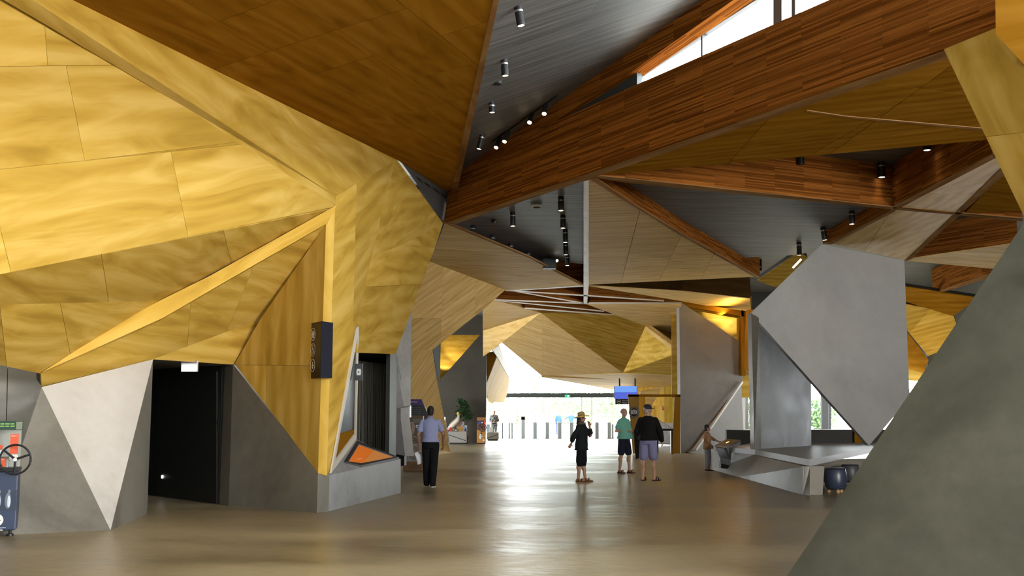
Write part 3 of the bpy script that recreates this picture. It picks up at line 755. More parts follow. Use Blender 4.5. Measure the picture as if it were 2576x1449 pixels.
# slim beams beyond the white edge
for q in ([(1271, 730), (1466, 717), (1468, 720), (1280, 731.5)], [(1271, 731), (1290, 730), (1469, 741), (1670, 755), (1670, 757.5), (1469, 744)],
          [(1285, 731), (1290, 730.5), (1470, 761), (1470, 764)], [(1246, 752), (1470, 761.5), (1470, 764), (1246, 754.5)],
          [(1246, 754), (1520, 781), (1520, 784), (1250, 756)], [(1320, 773), (1545, 790), (1545, 793), (1320, 776)], [(1477, 763), (1484, 760), (1714, 760), (1714, 763)]):
    strip(q, PALE)
soffit([(1477, 719), (1716, 733), (1887, 752), (1890, 790), (1712, 757)], PLYP, bm_=DARKW, grain=((1500, 722), (1880, 760)))
# diagonal pale soffits at the right
soffit([(2505, 392), (2521, 425), (2406, 533), (2276, 655), (2088, 612), (2252, 527)], PLYP, grain=((2120, 620), (2505, 400)), seams=[((2250, 520), (2165, 645)), ((2320, 486), (2460, 490))])
strip([(2521, 420), (2534, 432), (2418, 536), (2291, 652), (2274, 656), (2404, 534)], LAMD)
strip([(2247, 520), (2263, 519), (2404, 533), (2572, 548), (2572, 556), (2404, 539), (2250, 526)], LAMD)
strip([(2070, 612), (2088, 608), (2252, 523), (2252, 530), (2092, 614)], LAMD)
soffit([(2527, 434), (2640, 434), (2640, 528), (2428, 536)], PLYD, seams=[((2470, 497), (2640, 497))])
soffit([(2292, 651), (2560, 612), (2540, 680), (2280, 656)], PLYP)
strip([(2346, 738), (2470, 694), (2560, 670), (2560, 684), (2470, 704), (2355, 739)], LAMD)
# folded plywood behind the slab
FR = struct('wall_right_far', 'yellow plywood facets glimpsed between slab and near leg')
facet(FR, [P(2262, 726, 41), P(2460, 742, 42), P(2400, 803, 43), P(2262, 747, 42)], PLYD)
facet(FR, [P(2262, 749, 43), P(2398, 803, 43), P(2420, 850, 45), P(2335, 905, 46), P(2262, 806, 44)], PLY, grain=((2285, 840), (2400, 810)), seams=[((2284, 842), (2330, 790))])
facet(FR, [P(2262, 806, 44.2), P(2335, 905, 46), P(2325, 938, 46), P(2262, 922, 45)], PLYD)
facet(FR, [P(2262, 922, 46), P(2325, 936, 46), P(2325, 958, 46), P(2262, 956, 46)], PLY)
facet(FR, [P(1905, 700, 38.5), P(2010, 640, 36.5), P(2030, 640, 37), P(1960, 730, 39), P(1945, 722, 39)], PLY)
# roof decks
RD = struct('ceiling_recess', 'dark grey boarded ceiling above the beams')
e2_ = m0 + bd * 26
solid('boarded_deck', [Vector((m0.x, m0.y, ZR)) + nB * .15, Vector((e2_.x, e2_.y, ZR)) + nB * .15, Vector((18, -9, ZR)), Vector((18, 80, ZR)), Vector((-13, 80, ZR)), Vector((-13, m0.y + .3, ZR))], UP * .22, BOARD, RD, udir=Vector((1, .05, 0)))
solid('roof_bounce_sheet', [Vector((m0.x, m0.y, ZR + .23)) + nB * 1.2, Vector((e2_.x, e2_.y, ZR + .23)) + nB * 1.2, Vector((18, -5, ZR + .23)), Vector((18, 48, ZR + .23)), Vector((m0.x, 48, ZR + .23))], UP * .04, WHITE, RD)  # unseen white sheet added to bounce sky light onto the upper ceiling
solid('roof_deck', [Vector((-13, -9, 11.6)), Vector((12.2, -9, 11.6)), Vector((e2_.x, e2_.y, 11.6)), Vector((u1.x, u1.y, 11.6)), Vector((m0.x, m0.y, 11.6)), Vector((-13, m0.y, 11.6))], UP * .2, CONC, RD)
# outer shell
SH = struct('wall_outer', 'plain concrete outer walls of the hall')
for ya, yb_, za, zb in ((-9, 42, 0, 11.6), (42, 58, 0, .9), (42, 58, 4.6, 11.6), (58, 66.3, 0, 11.6)):
    solid('wall_panel', [Vector((-13, ya, za)), Vector((-13, yb_, za)), Vector((-13, yb_, zb)), Vector((-13, ya, zb))], Vector((-.3, 0, 0)), CONC, SH)
solid('wall_panel', [Vector((-13, 27.6, 0)), Vector((-3.2, 27.6, 0)), Vector((-3.2, 27.6, 6.9)), Vector((-13, 27.6, 6.9))], Vector((0, .2, 0)), DARK, SH)  # unseen dark liner added behind the left mass to block light leaks
for xa, xb, za, zb in ((-13, -5, 0, 11.6), (-5, 12, 0, 3.5), (-5, 12, 5.2, 11.6), (12, 18, 0, 11.6)):
    solid('wall_panel', [Vector((xa, -9, za)), Vector((xb, -9, za)), Vector((xb, -9, zb)), Vector((xa, -9, zb))], Vector((0, -.3, 0)), CONC, SH)
W4 = struct('added_rear_window', 'unseen rear window added for front fill light')  # opening and glazing added behind the camera to light the scene frontally
for k in range(5): obj('window_mullion', BOX((-5 + k * 4.25, -9.1, 4.35), (.08, .12, 1.7)), FRAME, W4)
obj('pane', BOX((3.5, -9.12, 4.35), (17, .012, 1.7)), GLASS, W4)
for ya, yb_, za, zb in ((-9, 38, 0, 7), (38, 48, 0, 1.0), (38, 48, 2.5, 7), (48, 50, 0, 7)):
    solid('wall_panel', [Vector((18, ya, za)), Vector((18, yb_, za)), Vector((18, yb_, zb)), Vector((18, ya, zb))], Vector((.3, 0, 0)), CONC, SH)
solid('wall_panel', [Vector((-13, 66, 0)), Vector((-1.9, 66, 0)), Vector((-1.9, 66, 7)), Vector((-13, 66, 7))], Vector((0, .3, 0)), CONC, SH)
solid('wall_panel', [Vector((10.0, 50.5, 0)), Vector((10.8, 78, 0)), Vector((10.8, 78, 7)), Vector((10.0, 50.5, 7))], Vector((.3, 0, 0)), CONC, SH)
solid('wall_panel', [Vector((-13, 26.8, 6.9)), Vector((-1.7, 26.8, 6.9)), Vector((-1.7, 26.8, 11.6)), Vector((-13, 26.8, 11.6))], Vector((0, .2, 0)), CONC, SH)
# ================================================================== LAMPS
CANM = BLACK
def canister(top, bottom, r=.06, label='', group=None, lens=LAMP, power=0, tgt=None, name='ceiling_spotlight'):
    top, bottom = Vector(top), Vector(bottom); d = bottom - top; Lh = d.length
    t = thing(name, label, 'spotlight', top, 0, group)
    t.rotation_euler = (-d).to_track_quat('Z', 'Y').to_euler()
    obj('housing', LATHE([(r * .9, .02), (r, 0), (r, -Lh + .02), (r * .96, -Lh), (r * .8, -Lh), (r * .8, -Lh + .015)], 18), CANM, t)
    obj('collar', LATHE([(r * 1.03, -.055), (r * 1.04, -.06), (r * 1.04, -.075), (r * 1.03, -.08)], 18), STEEL, t)
    obj('lens', LATHE([(r * .79, -Lh + .014), (r * .79, -Lh + .004), (r * .5, -Lh - .002)], 18), lens, t)
    if power:
        e = d.normalized(); p = bottom + e * .03
        spot('spot_light', p, p + e, power * .45, (1, .80, .52), 70, .8, .05)
    return t
def down(px, yt, yb, z, r, label, group, power, lens=LAMP, pl=None, dx=0):
    top = PL(px, yt, pl) if pl else PZ(px, yt, z)
    rb = ray(px + dx, yb); b = CAM + rb * (top.y / rb.y)
    bottom = Vector((b.x if dx else top.x, top.y, b.z))
    return canister(top, bottom, r, label, group, lens, power)
G1_ = 'black spotlights below the upper board ceiling'
for px, yt, yb, dx, w, lb in ((1303, 16, 65, 8, 160, 'black cylinder spotlight nearest the top edge, above the big beam'), (1268, 150, 191, 3, 120, 'second black cylinder spotlight from the top under the upper ceiling'),
                          (1237, 257, 283, 1, 90, 'short black cylinder spotlight third from the top under the upper ceiling'), (1214, 338, 375, -9, 60, 'tilted black spotlight in the dark corner beside the plywood soffit')):
    down(px, yt, yb, 0, .055, lb, G1_, w, pl=pK2, dx=dx)
# track with four small heads
def track_head(parent, a, b):
    d = (b - a); h = obj('spot_head', CYL(a, b, .05, n=14), BLACK, parent)
    obj('spot_lens', CYL(b, b + d.normalized() * .008, .042, n=14), LAMP, h); obj('spot_stem', CYL(a + UP * .05, a + d * .3, .012, n=8), BLACK, h)
ta, tb = PL(1240, 354, pK2), PL(1402, 238, pK2)
tr = thing('track_rail', 'thin black lighting track under the dark upper ceiling', 'lighting track', ta)
obj('rail', CYL((0, 0, -.02), tb - ta + Vector((0, 0, -.02)), .018, n=8), BLACK, tr)
for (cx_, cy_), f, lb in (((1248, 371), .12, 'lowest small spotlight on the black lighting track'), ((1269, 356), .25, 'second small spotlight from the low end of the track'),
                 ((1332, 308), .62, 'third small spotlight along the black track'), ((1369, 286), .83, 'highest small spotlight on the black lighting track')):
    a = ta + (tb - ta) * f - UP * .04
    r_ = ray(cx_, cy_); b = CAM + r_ * ((a.y - .12) / r_.y)
    track_head(tr, a - ta, b - ta)
ZK = 6.34
G2_ = 'black spotlights in the left board recess'
for px, yt, yb, lb in ((1411, 497, 530, 'topmost black spotlight beside the white beam edge'), (1416, 543, 574, 'second black spotlight from the top beside the white beam edge'), (1422, 580, 610, 'third black spotlight in the column beside the white beam edge'),
                   (1423, 612, 641, 'fourth black spotlight in the column beside the white beam edge'), (1427, 643, 668, 'lowest black spotlight in the column beside the white beam edge'),
                   (1290, 536, 569, 'black spotlight hanging midway under the great beam'), (1189, 569, 593, 'leftmost black spotlight near the tip of the left recess'),
                   (1239, 593, 616, 'black spotlight half hidden by the soffit edge, second from left'), (1285, 614, 637, 'black spotlight half hidden by the soffit edge, third from left'), (1329, 634, 660, 'black spotlight before the pale soffit edge next to the projector')):
    down(px, yt, yb, ZK, .065, lb, G2_, 130)
G3_ = 'black spotlights in the right recesses'
down(2217, 410, 446, 6.88, .08, 'spotlight with a round white lens under the dark brown beam', G3_, 14, LAMPW)
down(2331, 345, 378, 6.88, .08, 'spotlight with a white lens highest at the right', G3_, 10, LAMPW)
down(2014, 385, 414, 6.88, .07, 'unlit black spotlight at the near edge of the dark recess', G3_, 0, DARK)
down(2142, 533, 564, 6.31, .07, 'black spotlight next to the diagonal pale soffit', G3_, 60)
down(2070, 574, 604, 6.31, .07, 'black spotlight leaning over the concrete slab top', G3_, 60, dx=5)
down(2010, 611, 642, 6.31, .07, 'black spotlight above the glowing edge of the slab', G3_, 60)
down(1750, 690, 707, 6.85, .09, 'small round lamp in the dark slot, the left one', G3_, 40, LAMPW)
down(1857, 698, 716, 6.85, .09, 'small round lamp in the dark slot, the right one', G3_, 40, LAMPW)
# projector, detectors, speaker
pj = P(1382, 651, 34.6)
t = thing('projector', 'black box projector hanging in the gap beside the pale soffit edge', 'projector', pj)
obj('case', BOX((0, 0, -.16), (.40, .36, .30), bev=.02), BLACK, t)
obj('mount_pole', CYL((0, 0, -.02), (0, 0, 6.37 - pj.z), .03), BLACK, t)
obj('lens', CYL((.22, -.12, -.08), (.23, -.19, -.08), .035), LAMPW, t)
for px, py in ((1443, 662),):
    p = PZ(px, py - 6, 6.9); canister(p, p - UP * .2, .04, 'tiny white pin light in the black gap beside the white edge', None, LAMPW, 0, name='pin_light')
p = PZ(1350, 516, ZK); t = thing('smoke_detector', 'white flat smoke detector on the grey boards', 'smoke detector', p)
obj('base', LATHE([(.13, 0), (.14, -.02), (.10, -.05)], 20), WHITE, t); obj('grille', LATHE([(.09, -.05), (.06, -.075), (.02, -.08)], 16), DARK, t)
p = PZ(1241, 553, ZK); t = thing('ceiling_sensor', 'small dark sensor dome on the grey boards near the recess tip', 'sensor', p)
obj('dome', LATHE([(.06, 0), (.065, -.03), (.04, -.07), (.01, -.08)], 14), BLACK, t); obj('eye', BOX((.04, -.03, -.06), (.03, .02, .02)), STEEL, t)
p = PL(1252, 207, pK2); t = thing('ceiling_sensor', 'small dark sensor disc under the upper boards between two spotlights', 'sensor', p)
obj('dome', LATHE([(.07, .02), (.07, -.03), (.04, -.05)], 14), BLACK, t)
p = PZ(1900, 652, 6.9); t = thing('loudspeaker', 'dark hanging loudspeaker in the gap by the concrete slab', 'speaker', p)
obj('cabinet', BOX((0, 0, -.22), (.38, .34, .40), bev=.02), BLACK, t); obj('bracket', BOX((0, -.2, -.30), (.30, .06, .06)), STEEL, t)
# warm strip behind the slab edge
p = P(2005, 663, 34.0)
t = thing('linear_uplight', 'slim glowing gold uplight strip above the concrete slab edge', 'light', p)
obj('housing', BOX((0, .05, -.04), (.35, .06, .03), 0), BLACK, t); g = obj('diffuser', BOX((0, 0, 0), (.36, .04, .05)), LAMP, t); t.rotation_euler = (0, -.8, 0)

# ================================================================== SIGNS
SIGNB = mat('sign_black', (.006, .006, .009), .35); SIGNN = mat('sign_navy', (.016, .018, .032), .6, spec=.2); SIGNW = mat('sign_white', (.8, .8, .78), .5)
def disc(bm, M, r, ri=0.0, n=36, h=.004):
    if ri:
        a = [[bm.verts.new(M @ Vector((q * math.cos(2 * math.pi * i / n), q * math.sin(2 * math.pi * i / n), z))) for i in range(n)] for q, z in ((r, 0), (r, h), (ri, h), (ri, 0))]
        for k in range(3):
            for i in range(n): bm.faces.new((a[k][i], a[k][(i + 1) % n], a[k + 1][(i + 1) % n], a[k + 1][i]))
    else:
        g = bmesh.ops.create_cone(bm, cap_ends=True, segments=n, radius1=r, radius2=r, depth=h)
        bmesh.ops.transform(bm, matrix=M @ Matrix.Translation((0, 0, h / 2)), verts=g['verts'])
def flat(bm, M, pts, h=.004):
    prism(bm, [M @ Vector((x, y, 0)) for x, y in pts], M.to_3x3() @ Vector((0, 0, h)))
def bar(bm, M, a, b, w, h=.004):
    a, b = Vector(a), Vector(b); d = (b - a).normalized(); nrm = Vector((-d.y, d.x)) * w / 2
    flat(bm, M, [a - nrm, b - nrm, b + nrm, a + nrm], h)
def sub(M, x, y, s=1.0): return M @ Matrix.Translation((x, y, 0)) @ Matrix.Diagonal((s, s, 1, 1))
sa_, sb_, sc_ = P(769, 880, 19.35), P(807, 880, 18.72), P(836, 880, 19.02)
zt_, zb_ = P(808, 808, 18.72).z, P(804, 950, 18.72).z
t = thing('toilet_sign', 'tall black wedge shaped toilet sign box wrapped around the plywood post', 'sign', (sb_.x, sb_.y, zb_))
foot = [Vector((q.x - sb_.x, q.y - sb_.y, 0)) for q in (sa_, sb_, sc_, )]
foot = [foot[0], foot[1], foot[2], foot[2] + Vector((-.15, .05, 0)), foot[0] + Vector((.08, .06, 0))]
bm = bmesh.new(); prism(bm, foot, UP * (zt_ - zb_)); obj('box', bm, SIGNB, t)
bm = bmesh.new(); e = (foot[2] - foot[1]); nr_ = Vector((e.y, -e.x, 0)).normalized(); prism(bm, [foot[1] + nr_ * .002, foot[2] + nr_ * .002, foot[2] + nr_ * .002 + UP * (zt_ - zb_), foot[1] + nr_ * .002 + UP * (zt_ - zb_)], nr_ * .004); obj('side_plate', bm, SIGNN, t)
xdir = (foot[1] - foot[0]).normalized(); fw = (foot[1] - foot[0]).length
Hs = zt_ - zb_; ctr = (foot[0] + foot[1]) / 2
def signM(v): return basis(ctr + UP * v, xdir, UP) @ Matrix.Translation((0, 0, .003))
rr = min(fw * .33, Hs * .115)
bm = bmesh.new(); M = signM(Hs * .79); disc(bm, M, rr, rr * .93)
for sx, fem in ((-.36, True), (.36, False)):
    m_ = sub(M, sx * rr, 0, rr); disc(bm, m_ @ Matrix.Translation((0, .47, 0)), .085, n=14)
    if fem: flat(bm, m_, [(-.08, .36), (.08, .36), (.24, -.14), (.10, -.14), (.10, -.58), (-.10, -.58), (-.10, -.14), (-.24, -.14)])
    else: flat(bm, m_, [(-.18, .36), (.18, .36), (.22, -.08), (.12, -.08), (.11, -.58), (-.11, -.58), (-.12, -.08), (-.22, -.08)])
bar(bm, M, (0, -.62 * rr), (0, .56 * rr), .05 * rr); obj('toilet_symbol', bm, SIGNW, t)
bm = bmesh.new(); M = signM(Hs * .51); disc(bm, M, rr, rr * .93); m_ = sub(M, 0, 0, rr)
def wheelchair(bm, m_):
    disc(bm, m_ @ Matrix.Translation((-.12, .62, 0)), .10, n=14)
    bar(bm, m_, (-.12, .5), (-.10, .02), .11); bar(bm, m_, (-.12, .22), (.22, .20), .09); bar(bm, m_, (-.12, .05), (.26, .05), .12); bar(bm, m_, (.24, .06), (.42, -.38), .11); bar(bm, m_, (.40, -.38), (.62, -.32), .09)
    n = 22; o = []
    for q in (.40, .30): o.append([(-.05 + q * math.cos(a), -.26 + q * math.sin(a)) for a in [math.radians(115 + i * 250 / n) for i in range(n + 1)]])
    for i in range(n): flat(bm, m_, [o[0][i], o[0][i + 1], o[1][i + 1], o[1][i]])
wheelchair(bm, m_); obj('wheelchair_symbol', bm, SIGNW, t)
bm = bmesh.new(); M = signM(Hs * .23); disc(bm, M, rr, rr * .93); m_ = sub(M, 0, 0, rr)
disc(bm, m_ @ Matrix.Translation((0, .42, 0)), .13, n=16); flat(bm, m_, [(-.13, .26), (.13, .26), (.38, -.02), (.30, -.10), (.12, .04), (.14, -.08), (-.14, -.08), (-.12, .04), (-.30, -.10), (-.38, -.02)])
flat(bm, m_, [(-.30, -.14), (.30, -.14), (.26, -.36), (.12, -.52), (.02, -.50), (.06, -.34), (-.06, -.34), (-.02, -.50), (-.12, -.52), (-.26, -.36)]); obj('baby_change_symbol', bm, SIGNW, t)
# lit box sign hung in the doorway
p = P(476, 921, 19.6)
t = thing('hanging_light_sign', 'small blank white lit box sign hanging at the top of the toilet doorway', 'sign', p)
wS = (P(497, 920, 19.6) - P(456, 920, 19.6)).length; hS = (P(476, 908, 19.6) - P(476, 935, 19.6)).length
obj('housing', BOX((0, .03, 0), (wS, .05, hS)), WHITE, t); obj('lit_face', BOX((.0, -.004, -.035), (wS * .92, .012, hS * .62)), mat('lit_sign_face', (.85, .85, 1), emit=(.86, .87, 1), es=.95), t)
obj('upper_band', BOX((.0, -.004, .075), (wS * .92, .012, hS * .28)), mat('mauve_band', (.30, .25, .36), .5), t); obj('hanger', BOX((0, .03, hS * .62), (.05, .02, hS * .4)), BLACK, t)
# wheelchair plate beside the door
p = PL(546, 1068, pLB) + nL * .012
t = thing('accessible_sign', 'small dark wheelchair plate beside the toilet door', 'sign', p)
M0 = basis((0, 0, 0), UP.cross(nL), UP)
bm = bmesh.new(); prism(bm, [M0 @ Vector((x, y, 0)) for x, y in ((-.09, -.09), (.09, -.09), (.09, .09), (-.09, .09))], nL * .012); obj('plate', bm, mat('plate_blue', (.015, .018, .03), .4), t)
bm = bmesh.new(); wheelchair(bm, sub(M0 @ Matrix.Translation((0, 0, .0125)), 0, .0, .085)); obj('wheelchair_symbol', bm, mat('plate_blue_grey', (.16, .19, .28), .5), t)
# projecting theatre sign at the triangular window
p = P(903, 936, 20.4)
t = thing('projecting_sign', 'small grey projecting sign with a white square in a ring beside the curtain', 'sign', p)
wS = (P(912, 936, 20.4) - P(894, 936, 20.4)).length; hS = (P(903, 915, 20.4) - P(903, 957, 20.4)).length
obj('plate', BOX((0, 0, 0), (wS, .05, hS)), mat('sign_grey', (.045, .045, .055), .45), t)
M = basis((0, -.027, 0), (1, 0, 0), UP); bm = bmesh.new(); disc(bm, M @ Matrix.Diagonal((.75, 1, 1, 1)), wS * .46, wS * .42); obj('ring', bm, SIGNW, t)
bm = bmesh.new(); flat(bm, M, [(-.035, -.055), (.035, -.055), (.035, .055), (-.035, .055)]); obj('white_square', bm, SIGNW, t)
bm = bmesh.new(); flat(bm, M @ Matrix.Translation((0, 0, .004)), [(-.012, -.02), (.018, 0), (-.012, .02)], .003); obj('play_mark', bm, SIGNB, t)

# triangular glazed showcase in the plywood
t = thing('display_window', 'tall triangular dark glass showcase with a white frame in the plywood', 'display case', V1)
nF3 = pF3[1] if pF3[1].dot(CAM - A) > 0 else -pF3[1]
pTri = plane(V1, V2, P(894, 1092, 21.2)); nT = pTri[1] if pTri[1].dot(CAM - A) > 0 else -pTri[1]
def tri(*pp): return [PL(x, y, pTri) - V1 for x, y in pp]
for nm, pp in (('frame_side', ((896, 822), (899, 822), (893, 1104), (891, 1090))), ('frame_side', ((895, 826), (898, 832), (839, 1160), (829, 1190))), ('frame_bottom', ((829, 1190), (839, 1160), (891, 1090), (893, 1104)))):
    bm = bmesh.new(); prism(bm, tri(*pp), nT * .03); obj(nm, bm, mat('ivory_frame', (.66, .60, .50), .45), t)
bm = bmesh.new(); prism(bm, [q - nT * .02 for q in tri((896, 828), (892, 1092), (838, 1158))], -nT * .02); obj('glass', bm, DGLASS, t)
bm = bmesh.new(); prism(bm, [q - nT * .0 for q in tri((849, 1094), (892, 1080), (892, 1092), (838, 1158))], -nT * .019); obj('wood_reflection', bm, PLYD, t)  # orange-brown piece paints the reflection of wood and floor in the glass
# orange glass panel let into the plinth
t = thing('floor_display', 'orange lit glass panel with a black frame set into the plinth top', 'display case', PL(920, 1140, pTop))
o0 = PL(920, 1140, pTop)
def tp(*pp): return [PL(x, y, pTop) - o0 for x, y in pp]
fr = tp((866, 1165), (899, 1112), (1004, 1154), (908, 1175)); gi = tp((876, 1165), (903, 1121), (994, 1153), (910, 1169))
for i in range(4):
    bm = bmesh.new(); prism(bm, [fr[i], fr[(i + 1) % 4], gi[(i + 1) % 4], gi[i]], UP * .03); obj('frame', bm, BLACK, t)
ORG = mat('orange_glass', (.55, .13, .01), .25, emit=(.9, .2, .015), es=.28)
mid = [(gi[1] + gi[2]) / 2 * .9 + gi[1] * .1, (gi[0] + gi[3]) / 2 * .3 + gi[3] * .7]
bm = bmesh.new(); prism(bm, [gi[0], gi[1], (gi[1] * .6 + gi[2] * .4), gi[3]], UP * .012); obj('glass', bm, ORG, t)
bm = bmesh.new(); prism(bm, [gi[3], (gi[1] * .6 + gi[2] * .4), gi[2]], UP * .012); obj('glass_tail', bm, mat('orange_glass_pale', (.55, .20, .04), .2, emit=(.9, .33, .08), es=.22), t)
bm = bmesh.new(); q = PL(899, 1157, pTop) - o0 + UP * .014; prism(bm, [q + Vector(v) for v in ((-.05, -.06, 0), (.04, -.02, 0), (.03, .1, 0), (.07, .2, 0), (-.03, .12, 0), (-.0, .03, 0))], UP * .004); obj('white_mark', bm, SIGNW, t)
# strand curtain in the recess
bm = bmesh.new()
cA = P(884, 900, 23.4); cB = P(975, 900, 25.6)
for i in range(110):
    f = i / 109; q = cA.lerp(cB, f); j = random.uniform(-.03, .03); q.z = 2.68
    cyl(bm, q + Vector((j, j, 0)), q + Vector((j * 2, j * 1.5, -2.6)), random.uniform(.007, .013), n=5)
cu = obj('strand_curtain', bm, mat('strand_grey', (.10, .09, .065), .5), None); tag(cu, 'dark strand curtain hanging in the recess behind the plinth', 'curtain'); cu['kind'] = 'stuff'
# ================================================================== PEOPLE
def remeshed(name, bm, vox, m, parent=None, smooth=4):
    me = bpy.data.meshes.new('tmp'); bmesh.ops.recalc_face_normals(bm, faces=bm.faces); bm.to_mesh(me); bm.free()
    o = bpy.data.objects.new('tmp', me); COL.objects.link(o)
    r = o.modifiers.new('r', 'REMESH'); r.mode = 'VOXEL'; r.voxel_size = vox
    if smooth:
        k = o.modifiers.new('s', 'SMOOTH'); k.iterations = smooth; k.factor = .5
    dg = bpy.context.evaluated_depsgraph_get(); nm = bpy.data.meshes.new_from_object(o.evaluated_get(dg)); nm.name = name
    bpy.data.objects.remove(o); bpy.data.meshes.remove(me); nm.materials.clear()
    return link(name, nm, m, parent, True)
def rings(bm, rs, n=16):
    """rs: list of (centre, vec a, vec b)"""
    vs = [[bm.verts.new(Vector(c) + Vector(a) * math.cos(2 * math.pi * i / n) + Vector(b) * math.sin(2 * math.pi * i / n)) for i in range(n)] for c, a, b in rs]
    for p, q in zip(vs, vs[1:]):
        for i in range(n): bm.faces.new((p[i], p[(i + 1) % n], q[(i + 1) % n], q[i]))
    bm.faces.new(vs[0][::-1]); bm.faces.new(vs[-1])
def limb(bm, pts, rad, n=12, sub_=3):
    pts = [Vector(p) for p in pts]; R = []
    P_, Q_ = [], []
    for i in range(len(pts) - 1):
        for k in range(sub_):
            f = k / sub_; P_.append(pts[i].lerp(pts[i + 1], f)); Q_.append(rad[i] + (rad[i + 1] - rad[i]) * f)
    P_.append(pts[-1]); Q_.append(rad[-1])
    for i, p in enumerate(P_):
        d = (P_[min(i + 1, len(P_) - 1)] - P_[max(i - 1, 0)]).normalized()
        a = d.orthogonal().normalized() if not R else (R[-1][1] - d * R[-1][1].dot(d)).normalized()
        R.append((p, a, d.cross(a), Q_[i]))
    rings(bm, [(p, a * r, b * r) for p, a, b, r in R], n)
    for p, r in ((P_[0], Q_[0]), (P_[-1], Q_[-1])): ell(bm, p, (r, r, r), 10)
def torso(bm, rs): rings(bm, [((cx, cy, z), (rx, 0, 0), (0, ry, 0)) for z, cx, cy, rx, ry in rs], 20)
def hand(bm, w, d, side, n):
    """w wrist, d pointing direction, side towards the thumb, n palm normal"""
    w, d = Vector(w), Vector(d).normalized(); side = Vector(side); side = (side - d * side.dot(d)).normalized(); n = d.cross(side).normalized() * (1 if d.cross(side).dot(Vector(n)) > 0 else -1)
    rings(bm, [(w + d * t, side * a, n * b) for t, a, b in ((-.01, .028, .02), (.03, .038, .019), (.07, .044, .017), (.092, .042, .014))], 12)
    for k, L in enumerate((.072, .080, .074, .058)):
        b = w + d * .085 + side * (.033 - k * .022)
        limb(bm, [b, b + d * L * .5 + n * .008, b + d * L * .82 + n * .028], [.0098, .0092, .0078], 8, 2)
    b = w + d * .025 + side * .034
    limb(bm, [b, b + d * .035 + side * .03 + n * .008, b + d * .065 + side * .036 + n * .02], [.013, .011, .009], 8, 2)
SKIN = mat('skin', (.42, .235, .16), .5); SKIND = mat('skin_tanned', (.30, .155, .095), .5)
HAIRK = mat('dark_hair', (.012, .010, .009), .6); HAIRG = mat('grey_hair', (.34, .32, .29), .6)
def cloth(name, c): return mat(name, c, .85, spec=.2)
POSE = dict(shL=(.180, .0, 1.405), elL=(.235, .03, 1.13), wrL=(.245, -.04, .88), shR=(-.180, .0, 1.405), elR=(-.235, .03, 1.13), wrR=(-.245, -.04, .88),
            hipL=(.09, 0, .92), knL=(.10, -.015, .50), anL=(.105, .02, .08), hipR=(-.09, 0, .92), knR=(-.10, -.015, .50), anR=(-.105, .02, .08), toeL=(.03, -1, 0), toeR=(-.03, -1, 0), headyaw=0.0, fingL=(0, -.2, -1), fingR=(0, -.2, -1))
